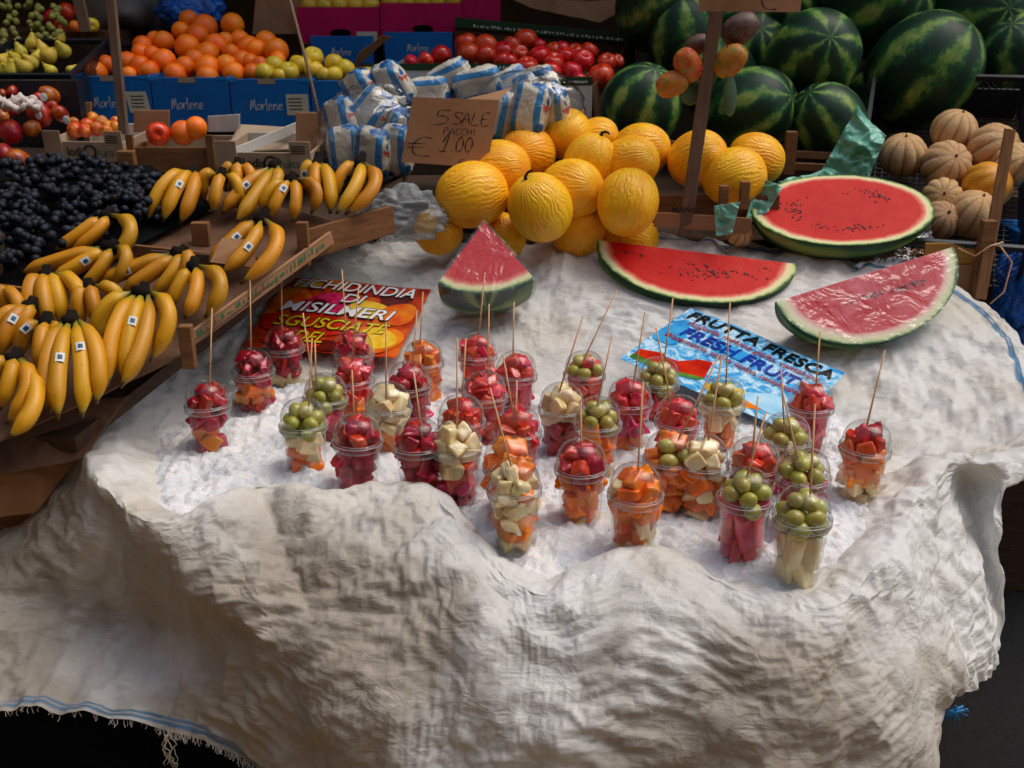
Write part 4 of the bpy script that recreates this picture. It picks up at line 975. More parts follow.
# ------------------------------------------------------------------ bananas and their trays
random.seed(21)
def ticks(mb,fn,x0,x1,y0,y1,n,w,h,hh=.0003):
    """worn print that cannot be read: short broken strokes"""
    for k in range(n):
        x=x0+(x1-x0)*(k+random.uniform(0,.6))/n; ya=y0+(y1-y0)*random.uniform(0,.35); yb=min(y1,ya+(y1-y0)*random.uniform(.4,1)*max(h,.4)*1.6); ww=w*random.uniform(.5,1.3)
        mb.add([fn(x,ya,hh),fn(x+ww,ya,hh),fn(x+ww*.8,yb,hh),fn(x+ww*.1,yb,hh)],[(0,1,2,3)])
def bez(p0,p1,p2,n):
    return [p0*(1-t)**2+p1*2*t*(1-t)+p2*t*t for t in [i/(n-1) for i in range(n)]]
def banana_mesh(c,tip,bow,width,org):
    """c crown point, tip point, bow offset vector of the middle"""
    mid=(c+tip)/2+bow*2; L=(tip-c).length; n=22; m=10
    P=bez(c,mid,tip,n); V=[];F=[];al=[];rg=[]
    rad=[]
    for i in range(n):
        t=i/(n-1)
        if t<.10: r=.30+.05*t/.1
        elif t<.30: r=.35+.65*math.sin((t-.10)/.20*PI/2)**1.3
        elif t<.78: r=1.0
        elif t<.96: r=1-.74*((t-.78)/.18)**1.6
        else: r=.26-.06*(t-.96)/.04
        rad.append(r*width/2)
    up=bow.normalized() if bow.length>1e-5 else Vector((0,0,1))
    for i,p in enumerate(P):
        t=(P[min(i+1,n-1)]-P[max(i-1,0)]).normalized(); a=(up-t*up.dot(t)).normalized(); b=t.cross(a)
        for k in range(m):
            cc=2*PI*k/m; f=1.10 if k%2==0 else .90
            V.append(p+(a*math.cos(cc)+b*math.sin(cc))*rad[i]*f-org); al.append(i/(n-1)); rg.append(1.0 if k%2==0 else 0)
    for i in range(n-1):
        for k in range(m): F.append((i*m+k,i*m+(k+1)%m,(i+1)*m+(k+1)%m,(i+1)*m+k))
    F.append(tuple(range(m-1,-1,-1))); F.append(tuple((n-1)*m+k for k in range(m)))
    me=mesh('banana',V,F); setattr_f(me,'along',al); setattr_f(me,'ridge',rg); return me,P,rad
M['stk']=simple('white_sticker','c8ccca','d4d8d6'); M['stkb']=simple('blue_sticker_mark','0a3a5c','0c4a6a')
def hand(cx,cy,tips,label,sticker=(),lift=.05,wpx=None,dark=False):
    C=S(cx,cy,ZB,lift+.035); g=empty('banana_hand',C,label,'bananas','banana hands lying in the trays')
    for i,tp in enumerate(tips):
        tx,ty,bx=tp[:3]; by=tp[3] if len(tp)>3 else 0
        T=S(tx,ty,ZB,.022+.008*(i%2)); 
        off=PY((cx+tx)/2+bx,(cy+ty)/2+by,(C.y+T.y)/2)-PY((cx+tx)/2,(cy+ty)/2,(C.y+T.y)/2)
        off=off+Vector((0,-.012,.022))
        c0=C+(T-C).normalized()*.0+Vector(((i-(len(tips)-1)/2)*.007,random.uniform(-.004,.004),0))
        w=.0325 if (T-C).length>.12 else .028
        me,P,rad=banana_mesh(c0,T,off,w,C); b=link('banana',me,M['ban'],g)
        if i in sticker:
            k=int(11+random.uniform(-3,3)); p=P[k]; tdir=(P[k+1]-P[k-1]).normalized(); vw=(Vector((0,0,CAMZ))-p).normalized(); vw=(vw-tdir*vw.dot(tdir)).normalized(); sd=tdir.cross(vw)
            for (hw,hh,o_,mm) in ((.0075,.0095,.0008,'stk'),(.0036,.0046,.0014,'stkb')):
                V=[];F=[]
                for a in range(5):
                    an=(a/4-.5)*2*hw/(rad[k]); 
                    for s_ in (-1,1): V.append(p+(vw*math.cos(an)+sd*math.sin(an))*(rad[k]*1.05+o_)+tdir*s_*hh-C)
                for a in range(4): F.append((2*a,2*a+1,2*a+3,2*a+2))
                me2=mesh('sticker',V,F); link('sticker',me2,M[mm],b)
    bb=MB(); dirn=Vector((0,0,0))
    for tp in tips: dirn+=(S(tp[0],tp[1],ZB,.03)-C)
    dirn.normalize()
    k=len(tips); side=Vector((1,0,0))
    hgt=.03 if dark else .018
    bb.tube([C-dirn*hgt+Vector((0,0,.004)),C-dirn*hgt*.5,C,C+dirn*.015],[.009,.012,.004*k+.006,.003*k+.006],12,flat=.7)
    bb.build('crown',M['crown'],g,smooth=True)
    return g
HD=[
 (192,172,[(148,221,-2,-4),(163,222,3,-2),(180,224,8,0)],'three long bananas at the top left of the trays, against the wooden crate',(1,)),
 (222,176,[(205,203,-6,-4),(213,213,2,0),(238,208,8,0)],'small greenish bananas between the two back hands',()),
 (238,166,[(226,192,-3,0),(236,197,2,0),(250,198,7,0)],'two upright bananas before the pale cardboard tray',()),
 (275,166,[(222,214,-2,6),(236,222,4,6),(262,212,8,4)],'banana hand pointing left with a dark crown, back row centre',(0,)),
 (292,180,[(262,214,-3,2),(270,218,2,3),(292,222,5,2),(311,214,14,0)],'banana hand behind the black crowned hand, back row',(1,)),
 (318,164,[(306,192,-4,0),(315,206,0,0),(330,214,5,0)],'bananas under a big black crown at the back right of the trays',(0,)),
 (360,163,[(334,200,-3,0),(336,214,10,2),(345,215,22,4)],'rightmost banana hand, plump and next to the plastic bag',()),
 (261,219,[(208,265,3,6),(222,273,10,8),(240,284,26,4)],'black crowned banana hand in front of the cardboard flap, with stickers',(0,1)),
 (107,215,[(55,251,6,8),(70,252,12,6),(110,262,24,0)],'banana hand lying on the edge of the black grapes',()),
 (110,247,[(22,273,4,8),(52,280,6,8),(80,290,9,6),(112,287,16,0)],'banana hand fanned left, below the hand by the grapes',(1,)),
 (180,253,[(98,284,2,8),(122,292,5,8),(152,298,9,4),(180,288,8,0)],'banana hand fanned left in the middle of the front tray',(0,)),
 (194,266,[(170,308,2,6),(184,319,10,6),(205,318,22,0)],'spotted bananas curving right by the tray edge',()),
 (48,274,[(36,326,-6,0),(50,328,0,0),(62,326,5,0),(80,318,14,0)],'banana hand with upright fingers behind the front row, left',()),
 (90,288,[(84,328,-3,0),(98,328,2,0),(122,318,10,-3)],'banana hand half hidden behind the big spotted hand',()),
 (143,292,[(98,345,-8,0),(108,386,-6,0),(122,382,2,0),(120,388,14,6),(150,362,22,-2)],'large spotted banana hand at the front right of the tray',(2,)),
 (47,322,[(22,358,-4,0),(40,372,2,2),(60,368,8,2)],'short banana hand with one blue sticker, front left',(0,)),
 (72,320,[(50,414,-6,0),(58,420,0,0),(82,418,8,0),(96,404,14,0)],'long banana hand at the front with dark crown and blue sticker',(1,2)),
 (16,358,[(-8,398,-2,0),(0,410,8,2),(6,424,22,4),(8,438,26,10)],'curled banana hand in the front left corner',()),
 (30,306,[(-12,352,-4,0),(0,358,0,0),(14,352,5,0)],'banana hand at the left edge with a tall dark crown',(1,)),
 (-4,288,[(8,322,8,0),(14,330,16,0)],'banana hand cut by the left border of the picture',()),
]
for i,(cx,cy,tp,lb,sk) in enumerate(HD): hand(cx,cy,tp,lb,sk,lift=.045 if i not in (14,16) else .07,dark=i in (5,7,6))
M['tray']=M['card']
def sheetquad(px4,zf,off,name,mat,label,cat,th=.004,amp=.004,n=40,fr=9,ret=False):
    """a board or paper whose four corners are given as pixels on the surface zf"""
    Q=[S(x,y,zf,off) for x,y in px4]; V=[];F=[]
    for j in range(n+1):
        for i in range(n+1):
            u=i/n;v=j/n; p=(Q[0]*(1-u)+Q[1]*u)*(1-v)+(Q[3]*(1-u)+Q[2]*u)*v; V.append(tuple(p))
    V=np.array(V); V[:,2]+=(np.abs(perlin(V*fr))*amp*2+perlin(V*fr*3)*amp*.5)
    for j in range(n):
        for i in range(n): a=j*(n+1)+i; F.append((a,a+1,a+n+2,a+n+1))
    me=mesh(name,V,F); o=link(name,me,mat); md=o.modifiers.new('s','SOLIDIFY'); md.thickness=th; tag(o,label,cat); return o
sheetquad([(-60,470),(175,360),(345,225),(150,170)],ZB,-.012,'tray_lining',M['paper'],'flat brown paper lining under the bananas','paper',amp=.002)
def plank(p1,p2,h,th,name,mat,parent,up=Vector((0,0,1)),bev=.0015):
    X=(p2-p1); L=X.length; Mx=frame(p1,X,z=up); b=MB(); b.box(Matrix(),0,L,-th/2,th/2,-h,0); me=mesh(name,b.V,b.F,False)
    o=link(name,me,mat,parent); off=wloc(parent) if parent else Vector((0,0,0)); o.matrix_local=Matrix.Translation(-off)@Mx
    md=o.modifiers.new('b','BEVEL'); md.width=bev; md.segments=2; return o
# front crate holding the near bananas: side board with green print towards the sack cart
A=S(181,338,ZB,.006); B=S(330,231,ZB,.006)
t=empty('banana_crate',A,'wooden banana crate whose pale side board has green print, along the sack cloth','crate')
o=plank(A,B,.032,.008,'side_board',M['card'],t)
Xd=(B-A).normalized(); b=MB(); nrm=Xd.cross(Vector((0,0,1))).normalized(); 
if nrm.y>0: nrm=-nrm
def fnb(u,v,h): return A+(B-A)*u+Vector((0,0,-.028+.026*v))+nrm*(.0048+h)
ticks(b,fnb,.04,.95,.08,.80,34,.016,.55); b.build('print',M['green_ink'],t)
b=MB(); b.add([fnb(.03,.93,.0002),fnb(.96,.93,.0002),fnb(.96,.88,.0002),fnb(.03,.88,.0002)],[(0,1,2,3)]); b.build('print_line',M['green_ink'],t)
C1=S(340,178,ZB,.02);
plank(S(-10,283,ZB,.02),S(45,290,ZB,.02),.05,.012,'end_board',M['wood'],t)
plank(S(120,243,ZB,.015),S(205,252,ZB,.015),.045,.012,'end_board',M['wood'],t)
for (x,y,hh) in ((302,222,.07),(185,325,.06)):
    p=S(x,y,ZB,.06); b=MB(); b.box(frame(p,(1,0,0),z=(0,0,1)),-.013,.013,-.011,.011,-hh-.03,0); b.build('corner_post',M['wood'],t,bevel=.002)
t=empty('banana_crate',S(300,232,ZB,.0),'dark wooden crate under the back row of bananas','crate')
plank(S(210,262,ZB,.02),S(245,240,ZB,.02),.05,.010,'side_board',M['wood'],t)
plank(S(297,232,ZB,.035),S(392,205,ZB,-.005),.07,.010,'side_board',M['wood'],t)
plank(S(150,250,ZB,.035),S(262,258,ZB,.0),.04,.010,'side_board',M['woodd'],t)
p=S(200,222,ZB,.04); b=MB(); b.box(frame(p,(1,0,0),z=(0,0,1)),-.02,.02,-.012,.012,-.055,0); b.build('corner_post',M['wood'],t,bevel=.002)
# folded cardboard flap
q=[S(210,262,ZB,.05),S(258,268,ZB,.02),S(250,240,ZB,.07),S(222,238,ZB,.08)]
b=MB(); b.add(q+[v+Vector((0,.004,-.003)) for v in q],[(0,1,2,3),(7,6,5,4),(0,4,5,1),(1,5,6,2),(2,6,7,3),(3,7,4,0)]); tag(b.build('cardboard_flap',M['card']),'small bent brown cardboard flap among the bananas','cardboard')
# display table boards below all this
t=empty('display_table',(-1.2,2.1,0),'dark sloping wooden display table below the banana trays','table')
b=MB(); b.add([(-2.6,1.80,.95),(-.84,1.80,.95),(-.30,2.75,1.27),(-.30,3.1,1.29),(-2.6,3.1,1.34),(-2.6,1.80,.92),(-.84,1.80,.92),(-.30,2.75,1.24),(-.30,3.1,1.26),(-2.6,3.1,1.31)],[(0,1,2,3,4),(9,8,7,6,5),(0,5,6,1),(1,6,7,2),(2,7,8,3),(3,8,9,4),(4,9,5,0)]); b.build('table_top',M['woodd'],t)
for x,y in ((-2.4,1.9),(-1.15,2.2),(-.45,2.95),(-2.4,3.0)):
    b=MB(); b.box(Matrix(),x-.03,x+.03,y-.03,y+.03,0,.9 if y<2 else 1.25); b.build('leg',M['woodd'],t)
# brown paper hanging at the front left
def paper(P,name,label,mat='paper',cat='paper',n=50,amp=.02,fr=6,seed=0,th=.0012,disp=None):
    P=[Vector(p) for p in P]; V=[];F=[]
    for j in range(n+1):
        for i in range(n+1):
            u=i/n;v=j/n; p=(P[0]*(1-u)+P[1]*u)*(1-v)+(P[3]*(1-u)+P[2]*u)*v; V.append(tuple(p))
    V=np.array(V); nn=np.array((P[1]-P[0]).cross(P[3]-P[0]).normalized())
    d=(crease(V,fr,seed,.8)*amp+crease(V,fr*2.6,seed+5,.8)*amp*.45+perlin(V*fr*.6+seed)*amp); V+=d[:,None]*nn
    for j in range(n):
        for i in range(n): a=j*(n+1)+i; F.append((a,a+1,a+n+2,a+n+1))
    me=mesh(name,V,F); o=link(name,me,M[mat]); md=o.modifiers.new('s','SOLIDIFY'); md.thickness=th; return tag(o,label,cat)
paper([PY(-80,405,1.80),PY(130,398,1.90),PY(84,456,1.80),PY(-80,496,1.66)],'brown_paper','crumpled brown paper sheet under the front bananas, upper fold','paper')
paper([PY(-80,458,1.74),PY(92,440,1.86),PY(36,512,1.80),PY(-80,528,1.70)],'brown_paper','lower fold of brown paper drooping beside the sack cloth','card',seed=4)
t=empty('wooden_crate',PY(0,520,1.8),'dark wooden crate under the brown paper at the left edge','crate')
b=MB(); b.box(Matrix(),-1.3,-.80,1.82,1.835,.70,.79); b.build('side_board',M['wood'],t); b=MB(); b.box(Matrix(),-1.3,-.82,1.82,1.835,.58,.67); b.build('side_board',M['wood'],t)
# ------------------------------------------------------------------ black grapes in bunches
gme=[ell('grape',.0105,.0105,.0122,12,8) for _ in range(1)][0]; gme.materials.append(M['bgrape'])
random.seed(8)
def bunch(px,py,nm,n=28,rx=.085,ry=.06,lab='',dz=.06):
    C=S(px,py,ZB,dz*.3); g=empty('grape_bunch',C,lab,'grapes','black grape bunches')
    b=MB(); b.tube([C-wloc(g)*0+Vector((-rx*.5,0,.02)),C+Vector((0,0,.03)),C+Vector((rx*.5,.0,.02))],.002,6); b.build('stem',M['crown'],g)
    for k in range(n):
        a=random.uniform(0,6.28); r=math.sqrt(random.random()); x=rx*r*math.cos(a); y=ry*r*math.sin(a)
        o=link('grape',gme,None,g); o.location=(x,y,.33*y+dz*math.sqrt(max(0,1-r*r))+random.uniform(-.01,.008)); s_=random.uniform(.82,1.12); o.scale=(s_,s_,s_); o.rotation_euler=(random.uniform(0,3),random.uniform(0,3),0)
k=0
for (px,py) in ((10,192),(48,186),(88,186),(118,196),(138,204),(10,220),(52,218),(92,215),(128,222),(18,247),(58,242),(8,268),(136,214)):
    pos='topmost left|top row second|top row third|top row beside the wooden post|top right|middle row at the picture edge|middle row second|middle row third|behind the banana crown|lower row second|just left of the banana tips|lowest left|rightmost beside the greenish bananas'.split('|')[k]
    bunch(px,py,'',40,.085,.075,'bunch of dusty black grapes, '+pos); k+=1
b=MB(); b.add([S(-60,285,ZB,.01),S(60,285,ZB,.01),S(215,205,ZB,.01),S(150,165,ZB,.01),S(-60,165,ZB,.01)],[(0,1,2,3,4)]); o=b.build('crate_liner',M['dark']); tag(o,'dark liner sheet under the black grapes','liner'); md=o.modifiers.new('s','SOLIDIFY'); md.thickness=.004
# ------------------------------------------------------------------ boxes
def open_box(name,label,cat,P0,w,d,h,mat,tilt=0,yaw=0,matin=None,th=.005,low_front=1.0,cut=None,lab=None):
    """box whose front top left corner is P0; x to the right, y away"""
    g=empty(name,P0,label,cat); Rm=Matrix.Rotation(yaw,4,'Z')@Matrix.Rotation(tilt,4,'X'); g.rotation_euler=Rm.to_euler()
    def bx(nm,m,*a):
        b=MB(); b.box(Matrix(),*a); me=mesh(nm,b.V,b.F,False); o=link(nm,me,m,g); md=o.modifiers.new('b','BEVEL'); md.width=.0012; md.segments=1; return o
    bx('front_panel',mat,0,w,0,th,-h,0 if low_front==1 else -h*(1-low_front))
    bx('back_panel',matin or mat,0,w,d-th,d,-h,0); bx('side_panel',mat,0,th,th+.001,d-th-.001,-h,0); bx('side_panel',mat,w-th,w,th+.001,d-th-.001,-h,0)
    bx('bottom',matin or mat,.001,w-.001,.001,d-.001,-h-.004,-h+.0)
    return g
def onface(g,w,h,fn_list):
    pass
def face_text(g,s,x0,x1,z0,z1,mat,bold=.01,shear=0,y=-.0012,name='lettering'):
    b=MB(); fit_text(b,s,lambda u,v,h:Vector((u,y,v)),x0,x1,z0,z1,0,bold,shear); me=mesh(name,b.V,b.F,False); return link(name,me,mat,g)
def face_rect(g,x0,x1,z0,z1,mat,name='label_sticker',y=-.0010,sk=0):
    b=MB(); b.add([(x0,y,z0),(x1,y,z0),(x1+sk,y,z1),(x0+sk,y,z1)],[(0,1,2,3)]); me=mesh(name,b.V,b.F,False); return link(name,me,mat,g)
# script lettering drawn as strokes (pen paths), unit boxes
STR={'M':[[(0,0),(.12,1.05),(.3,.25),(.5,1.1),(.62,-.05)]],'a':[[(.5,.5),(.25,.62),(.05,.3),(.2,.02),(.45,.25),(.5,.55),(.52,.05)]],'r':[[(.05,.6),(.1,.0)],[(.08,.35),(.25,.6),(.42,.55)]],'l':[[(.12,1.15),(.1,.1),(.25,.0)]],
'e':[[(.05,.3),(.4,.38),(.3,.62),(.08,.45),(.1,.08),(.45,.1)]],'n':[[(.05,.6),(.08,0)],[(.08,.35),(.28,.62),(.42,.4),(.45,0)]],'`':[[(.1,.95),(.3,.8)]],
'5':[[(.75,1),(.25,.97),(.15,.6),(.5,.62),(.7,.4),(.5,.08),(.0,.0)]],'S':[[(.75,.9),(.4,1),(.1,.8),(.45,.5),(.7,.25),(.4,.0),(.0,.1)]],'A':[[(0,0),(.35,1),(.65,0)],[(.12,.4),(.6,.4)]],'L':[[(.15,1),(.08,.0),(.6,.05)]],'E':[[(.6,1),(.12,.97),(.08,0),(.6,.02)],[(.1,.5),(.5,.52)]],
'P':[[(.1,0),(.12,1),(.5,.95),(.55,.65),(.12,.5)]],'C':[[(.65,.85),(.35,1),(.08,.5),(.3,.02),(.65,.1)]],'H':[[(.1,1),(.08,0)],[(.55,1),(.55,0)],[(.1,.5),(.55,.52)]],'I':[[(.2,1),(.2,0)]],'€':[[(1.0,.95),(.5,1),(.15,.55),(.35,.05),(1.0,.0)],[(-.1,.62),(.75,.66)],[(-.12,.42),(.7,.45)]],'1':[[(.0,.55),(.45,1.25),(.15,-.1)],[(-.15,-.1),(.45,-.05)]],'0':[[(.35,1),(.08,.6),(.15,.05),(.45,.05),(.6,.6),(.35,1)]],'.':[[(.15,.05),(.22,.0)]],'F':[[(.6,1),(.12,.97),(.08,0)],[(.1,.5),(.5,.52)]]}
def strokes(s,fn,x0,x1,y0,y1,wd,adv=.72,seed=1):
    """pen lettering laid on a surface fn(x,y)->world, flat ribbons"""
    rs=random.Random(seed); wid=sum(({'M':.72,'l':.3,'r':.42,'.':.35,'I':.4,'`':0.0,' ':.4,'€':1.1}.get(c,.72 if c.isupper() or c.isdigit() else .58)) for c in s)
    sx=(x1-x0)/wid; sy=y1-y0; x=x0; b=MB()
    for ch in s:
        w=({'M':.72,'l':.3,'r':.42,'.':.35,'I':.4,'`':0.0,' ':.4,'€':1.1}.get(ch,.72 if ch.isupper() or ch.isdigit() else .58))
        for pl in STR.get(ch,[]):
            P=[Vector((x+(p[0]+rs.uniform(-.02,.02))*sx,y0+p[1]*sy)) for p in pl]
            # smooth
            Q=[]
            for i in range(len(P)-1):
                p0=P[max(i-1,0)];p1=P[i];p2=P[i+1];p3=P[min(i+2,len(P)-1)]
                for t in (0,.25,.5,.75): Q.append(.5*((2*p1)+(-p0+p2)*t+(2*p0-5*p1+4*p2-p3)*t*t+(-p0+3*p1-3*p2+p3)*t**3))
            Q.append(P[-1]); V=[];F=[]
            for i,q in enumerate(Q):
                tt=(Q[min(i+1,len(Q)-1)]-Q[max(i-1,0)]); tt=tt.normalized() if tt.length>0 else Vector((1,0)); nn=Vector((-tt.y,tt.x))*wd*(.5+.25*math.sin(i*1.3))
                V+=[fn(*(q+nn)),fn(*(q-nn))]
            for i in range(len(Q)-1): F.append((2*i,2*i+1,2*i+3,2*i+2))
            b.add(V,F)
        x+=w*sx
    return b
def pxbox(xl,xr,yt,Y,yb):
    """front top left corner, width and height from the pixels of a front face at distance Y"""
    a=PY(xl,yt,Y); b=PY(xr,yt,Y); c=PY(xl,yb,Y); return a,(b-a).length,(a-c).length
nm5=['blue apple box farthest left, pole in front of it','second blue apple box from the left, filled with oranges','third blue apple box with a paper label beside the script','fourth blue apple box holding yellow apples','fifth blue apple box, half behind the salt packs']
xs=[71,149,228,309,390,470]
for i in range(5):
    P0,w,h=pxbox(xs[i]+.8,xs[i+1]-.8,76+i*1.5,3.42,127+i)
    h=min(h,.16)
    g=open_box('apple_box',nm5[i],'fruit box',P0,w,.36,h,M['bluebox'],tilt=math.radians(3),matin=M['card']); g['group']='blue apple boxes in a row'
    b=strokes('Marlen`e' if False else 'Marlene',lambda x,y:Vector((x,-.0014,y)),.24*w,.66*w,-.62*h,-.42*h,.0022); me=mesh('lettering',b.V,b.F,False); link('lettering',me,M['white2'],g)
    face_rect(g,.36*w,.58*w,-.10*h,.01*h,M['cardl'],'handle_flap')
    face_rect(g,.0*w,.10*w,-.06*h,.015*h,M['bluein'],'liner_corner',-.002); face_rect(g,.86*w,w,-.05*h,.02*h,M['bluein'],'liner_corner',-.002)
    if i in (0,2):
        g2=face_rect(g,.70*w,.98*w,-.72*h,-.30*h,M['cream'],'label_sticker',-.0018,-.01 if i==0 else 0)
        for k in range(4): face_rect(g,.73*w,.90*w,-(.40+.07*k)*h,-(.38+.07*k)*h,M['ink'],'label_print',-.0024)
def fruit(me_list,nm,px,py,r,Y,mat_lab,cat,group,rot=None):
    me=random.choice(me_list); P=PY(px,py,Y); s=r/1024*axd(P)
    o=link(nm,me,None); o.location=P; o.scale=(s,s,s); o.rotation_euler=rot if rot else [random.uniform(0,6.28) for _ in range(3)]
    return tag(o,mat_lab,cat,group)
def with_mat(me,m): me.materials.append(m); return me
def ball_with_stem(nm,m,rz=.93,lob=0,ld=0,pole=.12,noise=.03):
    me=ell(nm,1,1,rz,28,18,noise,3,lob,ld,pole); return with_mat(me,m)
ORM=[ball_with_stem('orange',M['orange'],.95,0,0,.03,.02) for _ in range(3)]
random.seed(31)
OR=[(755,80,38),(820,110,50),(930,100,46),(725,125,38),(790,145,48),(750,190,50),(655,168,42),(620,160,34),(570,185,40),(865,185,48),(900,165,36),(960,160,38),(995,190,45),(925,210,34),(565,212,38),(610,220,36),(655,245,48),(510,250,42),(560,265,42),(595,285,42),(515,300,32),(740,268,42),(830,215,46),(905,262,42),(970,245,42),(830,272,50),(700,300,46),(830,308,44),(935,292,42),(425,258,36),(385,288,42),(1010,290,36),(1064,170,45),(1104,205,50),(1024,200,42),(1040,262,36),(1000,250,36),(1110,240,34),(780,240,40)]
for (x,y,r) in OR:
    x/=4;y/=4;r/=4; Y=3.47+(78-y)*.0055+random.uniform(0,.02)
    bx='first' if x<149 else 'second' if x<228 else 'third'
    fruit(ORM,'orange',x,y,r*1.03,Y,'orange heaped in the %s blue apple box from the left'%bx,'orange','oranges heaped in the blue boxes, '+bx+' box')
APM=[ball_with_stem('apple',M['gapple'],.92,0,0,.3,.03) for _ in range(2)]
for (x,y,r) in [(75,262,40),(130,288,42),(35,292,40),(228,228,42),(185,262,40),(232,280,38),(312,252,38),(358,275,38),(310,300,36),(275,300,34),(445,308,40),(530,290,30),(95,300,30),(165,250,30)]:
    x=x/4+256;y/=4
    fruit(APM,'apple',x,y,r/4*1.03,3.47+(80-y)*.006,'yellow green apple heaped in the third and fourth blue boxes','apple','yellow apples in the blue boxes',(random.uniform(-.6,.6),random.uniform(-.6,.6),0))
# second row of blue boxes behind, pink boxes above
for i,(a,bx_,lb) in enumerate([(310,372,'back row blue box behind the yellow apples'),(384,452,'back row blue box behind the cardboard flap, right of the other')]):
    P0,w,h=pxbox(a,bx_,36-i*4,3.95,60)
    g=open_box('apple_box',lb,'fruit box',P0,w,.3,.15,M['bluebox']); b=strokes('Marlene',lambda x,y:Vector((x,-.0014,y)),.34*w,.66*w,-.45*.15,-.28*.15,.0018); link('lettering',mesh('lettering',b.V,b.F,False),M['white2'],g)
for i,(a,bx_,yt,yb,lb) in enumerate([(296,379,7,36,'pink fruit box on the upper row, left one with an oval hand hole'),(379,462,3,33,'pink fruit box on the upper row, right one with an oval hand hole')]):
    P0,w,h=pxbox(a+.5,bx_-.5,yt,3.98,yb); h=.125
    P0=P0+Vector((0,-.0,0))
    g=open_box('fruit_box',lb,'fruit box',P0,w,.3,h,M['pinkbox'],matin=M['card'])
    P=[(.52*w+.13*w*math.cos(k/20*2*PI),-.0014,-.72*h+.12*h*math.sin(k/20*2*PI)) for k in range(20)]; me=mesh('hand_hole',P,[tuple(range(20))],False); link('hand_hole',me,M['dark'],g)
    face_rect(g,.44*w,.60*w,-h*.98,-.80*h,M['card'],'flap',-.0022)
    if i==0: face_rect(g,.72*w,.97*w,-h*.98,-.68*h,M['cream'],'label_sticker',-.002)
    for k in range(5):
        p=P0+Vector((w*(.12+.19*k),.06,.005)); o=link('apple',random.choice(APM),None); s=.037; o.location=p; o.scale=(s,s,s); tag(o,'yellow apple just showing over the rim of the %s pink box'%('left','right')[i],'apple','yellow apples in the %s pink box'%('left','right')[i])
P0,w,h=pxbox(462,500,0,4.0,25); open_box('fruit_box','narrow pink box side beside the green printed boxes','fruit box',P0,w,.3,.12,M['pinkbox'])
# kraft flap boxes between
for (P4,lb) in [([(256,0),(300,0),(298,34),(252,34)],'brown cardboard box with a bent lid, above the oranges'),([(352,70),(392,38),(384,36),(360,52)],'torn brown cardboard flap between the yellow apples'),([(512,0),(640,0),(600,22),(530,8)],'brown paper draped above the red apples')]:
    Y=4.05 if P4[0][1]==0 else 3.7
    paper([PY(x,y,Y-.04*(k>1)) for k,(x,y) in enumerate(P4)],'cardboard_sheet',lb,'card','cardboard',amp=.012,fr=5,seed=P4[0][0])
# red apples in a cardboard box with dark green print
RAM=[ball_with_stem('apple',M['rapple'],.92,0,0,.3,.03) for _ in range(2)]
P0=PY(548,78,3.35); g=open_box('fruit_box','white and dark green cardboard box of red apples','fruit box',P0,(PY(592,84,3.35)-P0).length,.42,.13,M['white'],matin=M['card'])
w=(PY(592,84,3.35)-P0).length
P1=PY(450,62,3.5); w1=(PY(548,66,3.5)-P1).length
face_rect(g,0,w,-.022,.004,M['greenbox'],'printed_band'); b=MB(); ticks(b,lambda u,v,h:Vector((u,-.0014,v)),w*.45,w*.9,-.016,-.008,14,.004,.8); link('print',mesh('print',b.V,b.F,False),M['white2'],g)
g=open_box('fruit_box','white and dark green cardboard box behind the salt packs','fruit box',PY(392,66,3.52),(PY(545,66,3.52)-PY(392,66,3.52)).length,.4,.12,M['white'],matin=M['card'])
w=(PY(545,66,3.52)-PY(392,66,3.52)).length
face_rect(g,0,w*.55,-.014,.008,M['greenbox'],'printed_band'); face_rect(g,w*.6,w,-.014,.008,M['greenbox'],'printed_band'); b=MB(); ticks(b,lambda u,v,h:Vector((u,-.0014,v)),w*.62,w*.95,-.010,.0,14,.005,.8); link('print',mesh('print',b.V,b.F,False),M['white2'],g)
# back board of the red apple box
P0=PY(455,17,3.95); w=(PY(633,34,3.95)-P0).length
g=empty('cardboard_offcut',P0,'dark green printed lid edge standing behind the red apples','box lid'); X=(PY(633,34,3.95)-P0); 
plank(P0,P0+X,.035,.006,'printed_edge',M['greenbox'],g); plank(P0+Vector((0,.01,-.035)),P0+X+Vector((0,.01,-.035)),.12,.006,'board',M['cardd'],g)
Mx=frame(P0+Vector((0,-.0045,-.028)),X,z=(0,0,1)); b=MB(); ticks(b,lambda u,v,h:Mx@Vector((u,0,v)),w*.1,w*.95,0,.010,46,.007,.6); b.build('print',M['white2'],g)
P0=PY(592,86,3.36); P1=PY(634,38,3.8); g=empty('cardboard_offcut',P0,'brown cardboard side of the red apple box, next to a watermelon','box side'); plank(P0,P1,.13,.006,'board',M['cardd'],g)
RA=[(2103,160,46),(2213,200,32),(2158,225,42),(2108,270,44),(2203,290,42),(2263,225,38),(2213,250,42),(2333,242,44),(2288,285,40),(2358,205,36),(2403,305,52),(2428,250,38),(2318,318,30),(2468,245,28),(2248,200,34),(2298,210,36),(2078,215,36),(2038,250,34),(2158,180,26),(2048,180,36),(1864,175,44),(1944,185,46),(1764,222,40),(1874,215,44),(2014,205,42),(2009,245,38),(1704,238,30),(1944,222,42),(1644,245,26)]
for (x,y,r) in RA:
    y/=4; x=x/4
    fruit(RAM,'apple',x,y,r/4*1.05,3.42+(80-y)*.0075,'shiny red apple in the box above the salt packs','apple','red apples in the cardboard box',(random.uniform(-.8,.8),random.uniform(-.8,.8),0))
